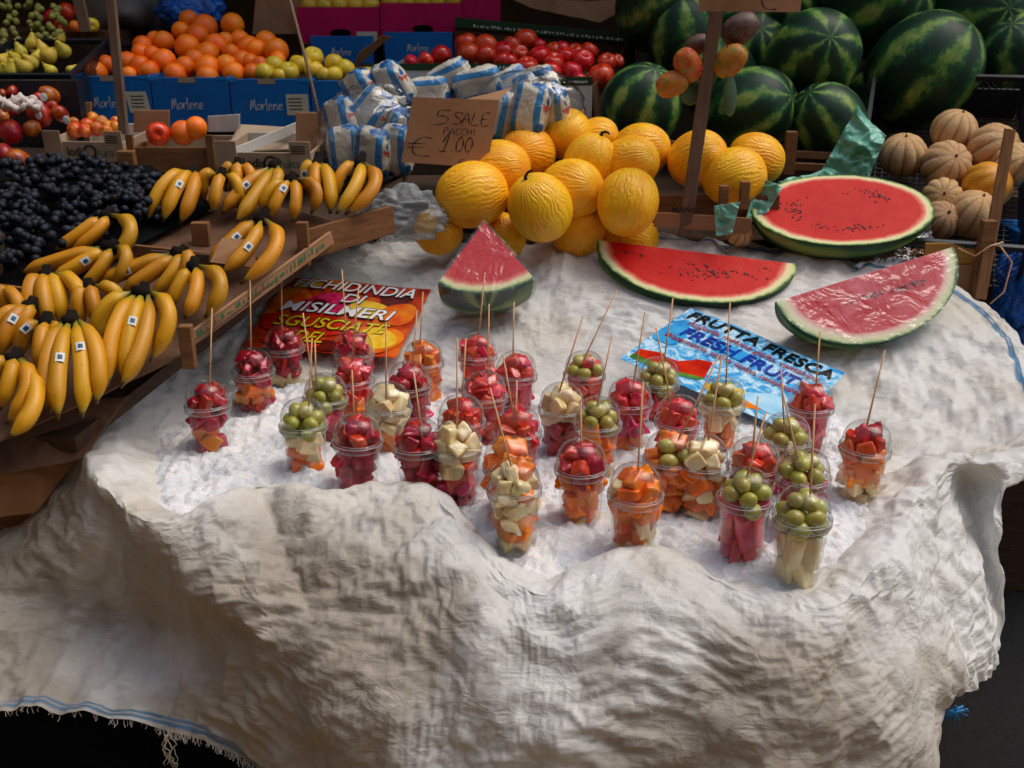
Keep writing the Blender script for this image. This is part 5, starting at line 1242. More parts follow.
# pears, mangoes, nectarines on the left
def pear_mesh():
    prof=[(0,-.8),(.35,-.78),(.62,-.62),(.74,-.3),(.70,.0),(.52,.35),(.34,.62),(.26,.85),(.2,1.0),(0,1.05)]
    b=MB(); b.lathe(prof,20); b.tube([Vector((0,0,1.0)),Vector((.05,0,1.25)),Vector((.12,0,1.4))],.05,6); me=mesh('pear',b.V,b.F); me.materials.append(M['pear']); return me
PEM=[pear_mesh()]
for k,(x,y,s) in enumerate([(205,270,55),(130,325,52),(268,305,50),(400,318,62),(320,350,70),(240,360,50),(150,425,66),(70,440,62),(20,385,62),(320,448,50),(458,445,40),(395,245,34),(195,395,60),(90,370,50),(10,445,50)]):
    fruit(PEM,'pear',x/6.4,y/6.4,s/6.4*1.05,3.35+(76-y/6.4)*.004,'yellow green pear in the black crate at the upper left','pear','pears in the black crate',(random.uniform(-1.0,.2),random.uniform(-.9,.9),random.uniform(0,6)))
MAM=[with_mat(ell('mango',1,.86,1.18,20,14,.05,3),M['mango'])]
for (x,y,r) in [(80,140,40),(15,152,34),(318,160,62),(240,190,46),(250,280,84),(80,240,64),(70,395,86),(205,375,56),(330,235,40),(385,280,56),(10,300,50)]:
    fruit(MAM,'mango',x/6.4,y/6.4+70,r/6.4*.95,3.02+(110-(y/6.4+70))*.005,'red and orange mango piled at the left edge','mango','mangoes piled at the left edge')
for k,(x,y) in enumerate([(245,290),(280,175),(30,390),(425,320)]):
    P=PY(x/6.4,y/6.4+70,2.93); o=link('sticker_ball',ell('fruit_sticker',.010,.002,.012,12,8)); o.location=P; o.data.materials.append(M['stk']); o.name='fruit_sticker'; tag(o,['oval white sticker on the largest mango','oval white sticker on the topmost mango','oval white sticker on the lowest mango','oval white sticker on the mango beside the nectarines'][k],'sticker')
NEM=[ball_with_stem('nectarine',M['nect'],.92,0,0,.15,.02)]
for (x,y,r) in [(480,385,52),(560,355,48),(478,340,46),(590,312,44),(650,335,44),(690,362,44),(620,378,48),(740,362,40),(545,390,46),(740,330,34),(780,345,40),(680,390,40)]:
    fruit(NEM,'nectarine',x/6.4,y/6.4+70,r/6.4,3.10+(128-(y/6.4+70))*.006,'orange red nectarine in the pale cardboard tray','nectarine','nectarines in the pale tray')
for (x,y,r,l) in [(120,572,72,'orange blushed mango by itself above the grapes'),(20,530,60,'red mango at the left edge above the grapes'),(85,625,66,'dark red mango lowest, above the grapes'),(10,650,50,'dark red mango at the very edge, touching the grapes')]:
    fruit(MAM,'mango',x/6.4,y/6.4+70,r/6.4,2.85,l,'mango',None)
# foam sleeve
def torus_ruffle(C,R0,r0,name,mat,label,cat,parent=None):
    V=[];F=[];n=60;m=14
    for i in range(n):
        a=2*PI*i/n; rr=r0*(1+.35*math.sin(a*14)+.25*math.sin(a*31))
        for k in range(m):
            c=2*PI*k/m; V.append(C+Vector(((R0+rr*math.cos(c))*math.cos(a),(R0*.6+rr*math.cos(c))*math.sin(a)-.0,rr*math.sin(c)+.006*math.sin(a*5))))
    for i in range(n):
        for k in range(m): F.append((i*m+k,((i+1)%n)*m+k,((i+1)%n)*m+(k+1)%m,i*m+(k+1)%m))
    b=MB(); b.add(V,F); return tag(b.build(name,mat,parent,smooth=True),label,cat)
torus_ruffle(PY(14,101,2.93),.052,.010,'foam_sleeve',M['foam'],'white ruffled foam sleeve round a mango at the left edge','foam sleeve')
torus_ruffle(PY(22,106,2.90),.045,.009,'foam_sleeve',M['foam'],'lower white foam sleeve, overlapping the other one','foam sleeve')
# trays: pale cardboard with print, twice, and a wooden one
def printed_tray(P4,Y,name,label):
    a,w,h=pxbox(P4[0],P4[1],P4[2],Y,P4[3]); h=.055
    g=open_box(name,label,'cardboard tray',a,w,.27,h,M['cardl'],yaw=math.radians(P4[4]),matin=M['white'],tilt=math.radians(4))
    for x0_ in (0,w*.78):
        b=MB(); b.box(Matrix(),x0_,x0_+w*.22,-.004,-.0005,-h,.030); me=mesh('corner_ear',b.V,b.F,False); link('corner_ear',me,M['cardl'],g)
    face_text(g,'lodic',.28*w,.52*w,-.72*h,-.28*h,M['ink'],.015,0,-.0018); face_text(g,'fruits',.63*w,.88*w,-.72*h,-.30*h,M['green_ink'],0,0,-.0050)
    P=[];n=24
    V=[];F=[]
    for k in range(n):
        c=2*PI*k/n
        for rr in (.26*h,.36*h): V.append((.575*w+rr*math.cos(c),-.0052,-.5*h+rr*math.sin(c)))
    for k in range(n): F.append((2*k,2*k+1,(2*k+3)%(2*n),(2*k+2)%(2*n)))
    link('lettering',mesh('lettering',V,F,False),M['ink'],g)
    for k in range(4): face_rect(g,.80*w,.95*w,.016-.006*k,.0185-.006*k,M['ink'],'label_print',-.0052)
    return g
printed_tray((44,126,141,172,-6),2.95,'cardboard_tray','pale cardboard tray with printed name and nectarines, upper left')
printed_tray((216,312,152,186,-4),2.78,'cardboard_tray','pale empty cardboard tray with printed name behind the bananas')
g=open_box('wooden_tray','low brown wooden tray with two oranges inside, behind the long bananas','wooden tray',PY(128,147,2.9),(PY(214,152,2.9)-PY(128,147,2.9)).length,.26,.065,M['wood'],matin=M['cardl'],yaw=math.radians(-3))
for x in (0,.225):
    b=MB(); b.box(Matrix(),x,x+.02,-.012,-.001,-.07,.035); link('corner_post',mesh('corner_post',b.V,b.F,False),M['wood'],g)
for (x,y,r,l) in [(183,133,12.5,'orange lying left in the brown wooden tray'),(196,128,11.5,'orange lying right in the brown wooden tray')]: fruit(ORM,'orange',x,y,r,3.02,l,'orange',None)
fruit(RAM,'apple',158,134,12,3.0,'single dark red apple in the brown wooden tray','apple',None)
for (P4,Y,m,l,s) in [([(134,110),(170,110),(170,132),(134,132)],3.14,'card','brown cardboard corner standing behind the wooden tray',1),([(208,116),(240,114),(240,132),(208,132)],3.1,'white','white card panel standing right of the wooden tray',2),([(296,112),(332,112),(332,152),(296,152)],2.98,'card','dark brown cardboard panel at the end of the empty tray',3),([(240,126),(330,130),(300,150),(225,152)],3.0,'cardl','crumpled kraft paper inside the empty tray',4),([(60,104),(92,102),(92,120),(60,120)],3.2,'card','brown cardboard corner above the nectarines',5)]:
    paper([PY(x,y,Y+(.12 if s==4 and k<2 else 0)) for k,(x,y) in enumerate(P4)],'cardboard_offcut',l,m,'cardboard',amp=.004,fr=8,seed=s,n=20,th=.003)
P0=PY(262,118+16,3.0)
plank(PY(228,150,2.84),PY(296,122,3.05),.03,.004,'white_strip',M['white'],None).name='white_strip'; tag(bpy.data.objects['white_strip'],'white inner edge strip slanting across the empty tray','cardboard')
b=MB(); b.box(frame(PY(127,158,2.80),(1,0,0),z=(0,0,1)),-.022,.022,-.014,.014,-.05,.02); tag(b.build('wooden_block',M['wood'],None,bevel=.003),'short wooden crate post standing among the black grapes','post')
# black plastic crates at the upper left
def lattice_crate(name,label,Mx,w,d,h,par=None):
    g=empty(name,Mx.to_translation(),label,'plastic crate'); L=Matrix.Translation(-wloc(g))@Mx
    def bar(nm,*a):
        b=MB(); b.box(Matrix(),*a); me=mesh(nm,b.V,b.F,False); o=link(nm,me,M['black'],g); o.matrix_local=L; md=o.modifiers.new('b','BEVEL'); md.width=.0015; md.segments=1
    t_=.010
    bar('rim',-.004,w+.004,-.004,t_,h-.012,h+.004); bar('rim',-.004,w+.004,d-t_,d+.004,h-.012,h+.004); bar('rim',-.004,t_,t_+.001,d-t_-.001,h-.012,h+.004); bar('rim',w-t_,w+.004,t_+.001,d-t_-.001,h-.012,h+.004)
    b=MB()
    def cross(o_,ax,L_,H_,off):
        n=int(L_/.018)
        for i in range(n+1):
            x=L_*i/n
            for sgn in (1,-1):
                x2=x+sgn*(H_)*.8
                z0,z1=0,H_
                if x2<0: z1=H_*(x/(x-x2)); x2=0
                if x2>L_: z1=H_*((L_-x)/(x2-x)); x2=L_
                if z1<.004: continue
                p,q_=(Vector((x,off,z0)),Vector((x2,off,z1))) if ax=='x' else (Vector((off,x,z0)),Vector((off,x2,z1)))
                b.tube([p,q_],.0016,4,cap=False)
    cross(0,'x',w,h-.012,.004); cross(0,'x',w,h-.012,d-.004); cross(0,'y',d,h-.012,.004); cross(0,'y',d,h-.012,w-.004)
    n=int(w/.02)
    for i in range(n+1): b.tube([Vector((w*i/n,0,.002)),Vector((w*i/n,d,.002))],.0018,4,cap=False)
    n=int(d/.02)
    for i in range(n+1): b.tube([Vector((0,d*i/n,.004)),Vector((w,d*i/n,.004))],.0018,4,cap=False)
    me=mesh('lattice',b.V,b.F,False); o=link('lattice',me,M['black'],g); o.matrix_local=L
    for x in (.0,w-.012):
        for y in (0,d-.012): bar('corner',x,x+.012,y,y+.012,0,h-.001)
    return g,L
# grip bars of the crate near the melons are added below
a=PY(-30,76,3.3); lattice_crate('plastic_crate','black plastic crate of pears at the upper left',frame(a-Vector((0,0,.14)),(1,0.0,0),z=(0,-.25,1)),(PY(75,76,3.3)-a).length,.36,.15)
a=PY(78,50,3.85); lattice_crate('plastic_crate','black plastic crate between the pears and the oranges, empty',frame(a-Vector((0,0,.12)),(1,0,0),z=(0,-.15,1)),.30,.3,.14)
a=PY(-10,120,3.02); b=MB(); b.box(Matrix(),a.x-.3,PY(72,120,3.05).x,3.12,3.16,1.28,PY(0,80,3.14).z); o=b.build('plastic_crate',M['black']); tag(o,'solid black crate wall below the pears','plastic crate')
# pale green grapes at the very top left
gm2=with_mat(ell('grape',.011,.011,.013,10,7),M['ggrape'])
g=empty('grape_bunch',PY(25,25,3.6),'heap of pale green grapes at the upper left corner','grapes')
random.seed(4)
for k in range(95):
    x=random.uniform(-8,66); y=random.uniform(2,52)
    if x>40 and y>45: continue
    o=link('grape',gm2,None,g); o.location=PY(x,y,3.6+(50-y)*.003+random.uniform(0,.03))-wloc(g); o.rotation_euler=(random.uniform(0,3),random.uniform(0,3),0)
b=MB(); b.box(Matrix(),-2.6,-1.4,3.72,4.3,1.2,1.62); tag(b.build('wooden_box',M['cardd']),'dark box carrying the pale green grapes','box')
for (x,y,r,l) in [(52,18,9,'dull red apple above the black crate, left'),(60,25,8,'dull red apple behind the left one'),(66,12,9,'dull red apple near the leaning stick')]: fruit(RAM,'apple',x,y,r,3.8,l,'apple',None)
fruit(ORM,'orange',75,26.5,6,3.7,'small orange on the far black crate rim','orange',None); fruit(APM,'apple',92,25,7,3.7,'pale yellow apple on the far black crate rim, beside the pole','apple',None)
# grey curved paper hood and blue bag at the top
V=[];F=[];n=24
for i in range(n+1):
    for j in range(n+1):
        x=85+75*i/n; y=-14+60*j/n; V.append(PY(x,y-8*math.sin(PI*i/n)*(.3+j/n)+(16*(1-i/n) if j>n*.7 else 0)*0,4.1-.22*math.sin(PI*i/n)*math.sin(PI*j/n*.9)))
for i in range(n):
    for j in range(n): a=i*(n+1)+j; F.append((a,a+1,a+n+2,a+n+1))
b=MB(); b.add(V,F); o=b.build('paper_hood',M['hoodm'],None,smooth=True); md=o.modifiers.new('s','SOLIDIFY'); md.thickness=.004; tag(o,'large grey curved sheet of wrapping paper behind the pole, top left','paper')
def crumple_bag(C,rx,ry,rz,name,label,mat,cat,amp=.35,seed=0,sharp=None,parent=None,nu=64,nv=40):
    V=[];F=[]
    for j in range(nv+1):
        th=PI*j/nv
        for i in range(nu): ph=2*PI*i/nu; V.append([math.sin(th)*math.cos(ph),math.sin(th)*math.sin(ph),math.cos(th)])
    V=np.array(V); d=crease(V,1.8,seed,1.0)*amp*1.4+crease(V,4,seed+9,.9)*amp*.6+crease(V,9,seed+3,.8)*amp*.25; V=V*(1+d)[:,None]
    if sharp is not None:
        for (dx,dy,dz,am,wd) in sharp:
            D=np.array([dx,dy,dz]);D=D/np.linalg.norm(D); dt=(V/np.linalg.norm(V,axis=1)[:,None])@D; V=V*(1+am*np.exp(-((1-dt)/wd)))[:,None]
    V=V*np.array([rx,ry,rz])
    for j in range(nv):
        for i in range(nu): F.append((j*nu+i,(j+1)*nu+i,(j+1)*nu+(i+1)%nu,j*nu+(i+1)%nu))
    me=mesh(name,V,F); o=link(name,me,M[mat],parent); o.location=C; return tag(o,label,cat) if label else o
crumple_bag(PY(190,12,3.95),.115,.07,.085,'plastic_bag','crumpled bright blue plastic bag behind the oranges','bluepl','plastic bag',.3,3)
crumple_bag(PY(405,217,2.60),.105,.07,.06,'plastic_bag','crumpled clear plastic bag left of the yellow melons','bag','plastic bag',.35,8,[(.1,-.2,1,.5,.06)])
# ------------------------------------------------------------------ salt packs
def salt_mat():
    t=NT('salt_pack_film'); o=t.obj(); s=t.n('ShaderNodeSeparateXYZ'); t.t.links.new(o,s.inputs[0])
    mp=t.n('ShaderNodeMapping'); t.t.links.new(o,mp.inputs[0]); mp.inputs['Scale'].default_value=(1,1,.6)
    n=t.noise(mp.outputs[0],26,3,.5,1.2); w=t.n('ShaderNodeTexWave',bands_direction='X'); w.inputs['Scale'].default_value=5; w.inputs['Distortion'].default_value=1.5; t.t.links.new(o,w.inputs[0])
    col=t.ramp(w.outputs[1],[(.80,'c4bfae'),(.86,'2a7ab0')],'LINEAR')
    vo=t.n('ShaderNodeTexVoronoi'); vo.inputs['Scale'].default_value=17; t.t.links.new(o,vo.inputs[0])
    col=t.mix(t.ramp(vo.outputs['Distance'],[(.26,1.0),(.30,0.0)]),col,'0d5a9a')
    col=t.mix(t.ramp(t.noise(o,30,2),[(.66,0.0),(.68,.9)]),col,'b02818')
    cr=t.noise(o,40,4,.6,1.5); t.pbr(col,.25,t.bump(cr,.8,.006),.6); return t.m
M['salt']=salt_mat()
def pillow(rx,ry,rz,seed):
    V=[];F=[];nu,nv=40,28
    for j in range(nv+1):
        th=PI*j/nv
        for i in range(nu):
            ph=2*PI*i/nu; c,s_=math.cos(ph),math.sin(ph); k=(abs(c)**3.2+abs(s_)**3.2)**(-1/3.2); q=math.sin(th)**.45
            V.append([c*k*q,s_*k*q,math.copysign(abs(math.cos(th))**.7,math.cos(th))])
    V=np.array(V); V*=(1+perlin(V*1.5+seed)*.10+crease(V,3,seed,.9)*.12)[:,None]; V*=np.array([rx,ry,rz])
    for j in range(nv):
        for i in range(nu): F.append((j*nu+i,(j+1)*nu+i,(j+1)*nu+(i+1)%nu,j*nu+(i+1)%nu))
    return mesh('salt_pack',V,F)
SPK=[(346,152,-8,2.86,'lowest left, under the bag film'),(372,153,4,2.82,'bottom row, beside the price sign'),(395,150,0,2.86,'bottom row, partly behind the price sign'),(344,123,-20,2.92,'middle row left, with a blue swirl'),(370,112,35,2.92,'middle row, tilted, red name turned up'),(388,125,20,2.95,'middle row behind the price sign edge'),(366,94,-35,3.0,'upper row left'),(393,86,-25,3.0,'uppermost of the left group'),(425,95,80,3.05,'top row just above the price sign'),(450,80,60,3.1,'topmost, middle of the heap'),(478,86,75,3.05,'top row right of the middle'),(508,88,60,3.08,'top row, third from the right'),(508,118,10,2.95,'right of the price sign edge'),(530,110,5,2.9,'right group, blue oval facing out'),(552,112,-5,2.95,'rightmost, before the white box'),(535,86,70,3.05,'right group, top'),(440,130,0,3.02,'directly behind the price sign'),(475,128,0,3.02,'behind the right half of the price sign'),(345,168,70,2.9,'lying under the stack at the left')]
for k,(x,y,a,Y,l) in enumerate(SPK):
    me=pillow(.050,.036,.068,k*3.7); o=link('salt_pack',me,M['salt']); o.location=PY(x,y,Y); o.rotation_euler=(random.uniform(-.3,.3),math.radians(a),random.uniform(-.5,.5)); tag(o,'white and blue salt pack, '+l,'salt pack','salt packs heaped behind the price sign')
crumple_bag(PY(372,132,2.90),.150,.12,.130,'plastic_wrap','clear crinkled plastic wrap around the left salt packs','wrap','plastic wrap',.12,5)
crumple_bag(PY(530,104,2.98),.155,.11,.095,'plastic_wrap','clear crinkled plastic wrap around the right salt packs','wrap','plastic wrap',.12,15)
# price sign
TL=PY(413,97,2.74); TR=PY(499,100,2.74); BL=PY(401,162,2.72); BR=PY(487,168,2.72)
g=empty('price_sign',BL,'brown cardboard price sign handwritten 5 SALE PACCHI 1.00 euro','price sign')
Nn_=(TR-TL).cross(BL-TL).normalized(); Nn_=-Nn_ if Nn_.y>0 else Nn_
def sgn(u,v,h=0): return (BL*(1-u)+BR*u)*(1-v)+(TL*(1-u)+TR*u)*v+Nn_*h
b=MB(); b.add([sgn(0,0),sgn(1,0),sgn(1,1),sgn(0,1),sgn(0,0,-.004),sgn(1,0,-.004),sgn(1,1,-.004),sgn(0,1,-.004)],[(0,1,2,3),(7,6,5,4),(0,4,5,1),(1,5,6,2),(2,6,7,3),(3,7,4,0)]); b.build('board',M['card'],g)
b=MB(); q=[sgn(.62,1.0,-.003),sgn(1,1.0,-.003),PY(511,88,2.80)]; b.add(q+[v+Vector((0,.003,0)) for v in q],[(0,1,2),(5,4,3),(1,4,5,2),(2,5,3,0)]); b.build('bent_corner',M['card'],g)
for (s,x0_,x1_,y0_,y1_,wd) in [('5',.28,.46,.60,.82,.010),('SALE.',.50,1.0,.62,.80,.009),('PACCHI',.42,.80,.46,.56,.007),('€',.06,.34,.12,.40,.010),('1.00',.44,.80,.22,.44,.011),('F',.66,.74,.02,.10,.008)]:
    # keep stroke proportions
    bb=strokes(s,lambda x,y:sgn(x,y,.0008),x0_,x1_,y0_,y1_,wd); bb.build('lettering',M['inkb'],g)
b=MB(); b.tube([PY(455,168,2.76),PY(452,200,2.80)],.006,8); b.build('stick',M['wood'],g)
# ------------------------------------------------------------------ yellow melons
random.seed(77)
YMM=[]
for k in range(4):
    me=ell('yellow_melon',1,1,1.13,48,30,.035,3,0,0,.04); me.materials.append(M['ym']); YMM.append(me)
YM=[(472,195,33,2.66,(1.4,.3,0),'big yellow melon leftmost in the heap, beside the clear bag'),
(498,170,30,2.78,(1.2,1.0,0),'yellow melon behind the leftmost one, under the price sign'),
(528,153,27,2.90,(.9,1.2,0),'yellow melon behind, with its stem end turned right'),
(540,208,32,2.62,(.5,.2,0),'yellow melon at the front centre with its stem on top'),
(571,190,31,2.74,(1.3,-.8,0),'yellow melon in the middle between the two front ones'),
(567,134,24,2.96,(1.0,-.6,0),'topmost yellow melon of the heap'),
(597,138,20,3.02,(1.2,.6,0),'small yellow melon peeping out at the back right of the topmost'),
(590,163,27,2.82,(.3,.2,0),'yellow melon with a dark stalk, upper right of the heap'),
(628,202,31,2.66,(.4,-.2,0),'yellow melon at the front right, above the long melon slice'),
(641,150,27,2.94,(1.2,-.9,0),'yellow melon at the back right of the heap'),
(630,163,27,2.82,(1.1,.8,0),'yellow melon overlapping the back right one'),
(438,232,23,2.66,(1.3,.2,0),'low yellow melon half hidden behind the cloth edge, left'),
(502,236,23,2.70,(1.3,.5,0),'low yellow melon peeping out behind the film wrapped wedge'),
(578,232,26,2.74,(.6,.2,0),'low yellow melon at the cloth edge, centre'),
(630,238,26,2.78,(1.2,.2,0),'low yellow melon at the cloth edge, right'),
(697,159,28,2.84,(1.0,.4,0),'yellow melon behind the wooden slat pole'),
(756,159,26,2.95,(1.2,-1.0,0),'yellow melon at the back right, beside the crate corner'),
(734,177,29,2.78,(1.3,.3,0),'yellow melon in front, right of the slat pole')]
for (x,y,r,Y,ro,l) in YM:
    P=PY(x,y,Y); g=empty('yellow_melon',P,l,'yellow melon','yellow melons'); s=r/1024*axd(P)*1.0
    o=link('fruit',random.choice(YMM),None,g); o.scale=(s,s,s); o.rotation_euler=(ro[0],ro[1],random.uniform(0,6))
    if 'stem' in l or 'stalk' in l:
        R_=o.rotation_euler.to_matrix(); b=MB(); top=R_@Vector((0,0,s*1.06)); d=R_@Vector((0,0,1)); sd=d.orthogonal().normalized()
        b.tube([P+top,P+top+d*.010,P+top+d*.014+sd*.014,P+top+d*.010+sd*.03],[.006,.004,.0035,.003],7); b.build('stalk',M['crown'],g,smooth=True)
# support below
def solid(name,label,cat,x0,x1,y0,y1,z0,z1,m): b=MB(); b.box(Matrix(),x0,x1,y0,y1,z0,z1); return tag(b.build(name,M[m],None,bevel=.003),label,cat)
solid('fruit_stand','dark boarded stand under the yellow melons','stand',-.28,.80,2.82,3.35,0,1.10,'woodd')
solid('fruit_stand','dark boarded stand under the salt packs and price sign','stand',-.62,.16,2.9,3.3,0,1.20,'woodd').location.z+=0
solid('fruit_stand','dark stepped stand under the blue and pink boxes','stand',-2.4,.35,3.44,4.6,0,1.28,'woodd')
solid('fruit_stand','upper step of the dark stand under the pink boxes','stand',-2.3,.5,3.86,4.58,1.285,1.50,'woodd')
solid('fruit_stand','dark stand under the whole watermelons','stand',.40,2.6,3.15,4.4,0,1.16,'woodd')
solid('fruit_stand','dark stand carrying the melon crate on the right','stand',.82,1.9,2.75,3.12,0,1.0,'woodd')
# crate corner bits near the yellow melons
t=empty('melon_crate',PY(700,200,2.72),'thin wooden crate with printed side holding the rear yellow melons','crate')
plank(PY(640,195,2.8),PY(780,195,2.74),.08,.008,'side_board',M['wood'],t)
plank(PY(655,212,2.72),PY(752,218,2.70),.04,.006,'side_board',M['card'],t)
b=MB(); Mx=frame(PY(672,212,2.70),(1,-.02,-.04),z=(0,0,1)); fit_text(b,'MANGO',lambda u,v,h:Mx@Vector((u,0,v)),0,.085,0,.014,0,.02); b.build('lettering',M['ink'],t)
for (x,y) in ((724,190),(745,186),(612,142),(762,142)):
    b=MB(); b.box(frame(PY(x,y,2.68 if y>150 else 3.0),(1,0,0),z=(0,0,1)),-.012,.012,-.01,.01,-.06,.012); b.build('corner_post',M['wood'],t,bevel=.002)
plank(PY(608,130,3.06),PY(680,142,3.02),.012,.012,'top_rail',M['wood'],t)
t=empty('wooden_crate',PY(800,150,3.1),'wooden crate below the whole watermelons, behind the green bag','crate')
for (a,bq,c,dq,Y) in ((782,162,850,165,3.06),(780,150,850,153,3.12)): plank(PY(a,bq,Y),PY(c,dq,Y),.022,.012,'side_board',M['wood'],t)
b=MB(); b.box(frame(PY(791,140,3.05),(1,0,0),z=(0,0,1)),-.016,.016,-.012,.012,-.10,.025); b.build('corner_post',M['wood'],t,bevel=.002)
# ------------------------------------------------------------------ whole watermelons
random.seed(91)
WMM=[]
for k in range(3):
    me=ell('watermelon',1,1,1.14,48,30,.02,2,0,0,.03); me.materials.append(M['wm']); WMM.append(me)
WM=[(641,107,39,3.28,(.4,.3,0),1.0,'whole striped watermelon right of the red apples, stem end down'),
(683,42,34,3.62,(.2,-.2,0),1.25,'tall dark watermelon behind the hanging prickly pears'),
(813,58,44,3.38,(1.15,.15,0),1.1,'round dark watermelon with its blossom end facing out, right of the pole'),
(923,72,52,3.42,(.5,.5,0),1.05,'big pale striped watermelon behind the black melon crate'),
(828,124,36,3.22,(.5,-.6,0),1.1,'dark watermelon low behind the green plastic bag'),
(752,112,42,3.28,(.9,.9,0),1.0,'striped watermelon behind the slat pole and the yellow melons'),
(876,6,48,3.62,(1.2,.4,0),1.1,'dark watermelon at the top edge, above the round one'),
(972,16,56,3.66,(1.35,.9,0),1.1,'yellow green striped watermelon at the top right'),
(1012,62,42,3.5,(.5,-.6,0),1.1,'bright striped watermelon at the right edge above the crate'),
(662,6,44,3.72,(1.3,.2,0),1.1,'dark watermelon at the top edge above the red apples'),
(770,2,46,3.76,(1.2,.7,0),1.0,'dark watermelon behind the top cardboard sign'),
(878,100,34,3.5,(1.0,.9,0),1.0,'watermelon deep in the dark, behind the green bag'),
(718,78,38,3.58,(1.2,-.6,0),1.0,'watermelon in the dark behind the prickly pears'),
(745,50,40,3.68,(1.0,.4,0),1.0,'watermelon hidden behind the purple prickly pear'),
(1060,30,50,3.8,(1.0,.4,0),1.0,'watermelon beyond the right top corner')]
for (x,y,r,Y,ro,el,l) in WM:
    P=PY(x,y,Y); s=r/1024*axd(P); o=link('watermelon',random.choice(WMM),None); o.location=P; o.scale=(s*1.04,s*1.04,s*el); o.rotation_euler=(ro[0],ro[1],random.uniform(-.4,.4)); tag(o,l,'watermelon','whole watermelons')
# ------------------------------------------------------------------ black crate of netted melons
A_=PY(850,236,2.78); B_=PY(914,76,3.34); C_=B_+Vector((1,-.36,.0)).normalized()*.46
xa=(C_-B_); ya=(B_-A_); Mx=frame(A_,xa,y=ya); h=.15; Mx=Mx@Matrix.Translation((0,0,-h)); w=xa.length*.98; d=ya.length
g,L=lattice_crate('plastic_crate','tilted black lattice crate full of netted melons','',0,0,0) if False else lattice_crate('plastic_crate','tilted black lattice crate full of netted melons',Mx,w,d,h)
b=MB(); b.box(Matrix(),.06,w-.02,d-.008,d-.002,.0,h*.72); o=link('back_wall_panel',mesh('back_panel',b.V,b.F,False),M['black'],g); o.matrix_local=L; o.name='back_panel'
random.seed(14)
NMM=[]
for k in range(3):
    nu,nv=60,30; me=ell('netted_melon',1,1,.93,nu,nv,.03,3,10,.10,.06)
    gv=[]
    for v in me.vertices:
        a=math.atan2(v.co.y,v.co.x); gv.append(max(0,1-abs(math.sin(a*5))*4.5))
    setattr_f(me,'groove',gv); me.materials.append(M['net']); NMM.append(me)
M['nety']=simple('yellow_netted_skin','c47a10','d8961c',2,.5,.3,12,.4)
NMs=[(954,131,22,3.06,(.3,.2,0),'netted melon at the back of the black crate'),(903,155,22.5,2.94,(.35,-.1,0),'netted melon at the left wall of the black crate'),(994,149,25,3.02,(.8,.5,0),'netted melon at the right back of the black crate'),(946,165,24,2.92,(1.0,.1,0),'netted melon in the middle with its navel facing out'),(987,186,24,2.86,(.7,.5,0),'yellow ribbed melon among the netted melons'),(942,197,19,2.84,(1.1,-.6,0),'small pale netted melon behind the half watermelon rim'),(973,214,24,2.80,(.4,.2,0),'deeply ribbed netted melon at the front of the black crate'),(940,220,19,2.79,(.9,.2,0),'netted melon lowest, between half watermelon and crate front'),(1015,165,22,3.1,(.9,.2,0),'netted melon against the right wall of the crate'),(740,232,14,2.74,(.9,.2,0),'small netted melon in the shade beside the green bag')]
for i,(x,y,r,Y,ro,l) in enumerate(NMs):
    if i<9:
        n_=Mx.to_3x3()@Vector((0,0,1)); p0=Mx@Vector((0,0,h-.055)); dd=ray(x,y); c0=Vector((0,0,CAMZ)); P=c0+dd*((p0-c0).dot(n_)/dd.dot(n_))
    else: P=PY(x,y,Y)
    s=r/1024*axd(P)*1.04; me=random.choice(NMM)
    if 'yellow' in l: me=me.copy(); me.materials[0]=M['nety']
    g=empty('netted_melon',P,l,'melon','netted melons'); o=link('fruit',me,None,g); o.scale=(s,s,s); o.rotation_euler=ro
    R_=o.rotation_euler.to_matrix(); b=MB(); top=P+R_@Vector((0,0,s*.86)); b.tube([top,top+R_@Vector((0,.002,.008))],[.005,.002],7); b.build('stalk',M['wood'],g,smooth=True)
# yellow wood crate under the half watermelon, with string
t=empty('wooden_crate',PY(950,270,2.62),'yellow wood crate end with string, right of the half watermelon','crate')
plank(PY(925,243,2.70),PY(984,243,2.68),.055,.010,'end_board',M['woody'],t); plank(PY(925,264,2.70),PY(984,264,2.68),.10,.008,'lower_board',M['card'],t)
b=MB(); b.box(frame(PY(989,222,2.66),(1,0,0),z=(0,0,1)),-.018,.018,-.014,.014,-.20,.005); b.build('corner_post',M['wood'],t,bevel=.002)
plank(PY(1016,130,2.75),PY(986,300,2.60),.03,.006,'side_slat',M['wood'],t,up=Vector((1,0,.2)))
b=MB(); pts=[PY(958,248,2.66),PY(975,256,2.65),PY(990,246,2.635),PY(1003,242,2.65)]; b.tube(pts,.002,6); pts=[PY(1000,246,2.64),PY(1012,262,2.63),PY(1004,292,2.62),PY(990,304,2.61)]; b.tube(pts,.002,6); b.build('string',M['stick'],t,smooth=True)
solid('fruit_stand','dark crate stack holding up the half watermelon','stand',.45,1.15,2.74,2.80,0,1.08,'wood')
paper([PY(830,248,2.72),PY(930,222,2.78),PY(940,262,2.72),PY(850,275,2.66)],'plastic_film','crinkled clear film bunched under the half watermelon','wrap','plastic film',amp=.012,fr=10,seed=2)
crumple_bag(PY(1012,300,2.75),.06,.10,.14,'plastic_bag','dark blue plastic bag hanging behind the crate at the right edge','bluepl','plastic bag',.3,23)
solid('plastic_crate','dark blue plastic crate standing at the right edge','plastic crate',1.42,1.9,2.6,3.0,.7,1.12,'bluebox')
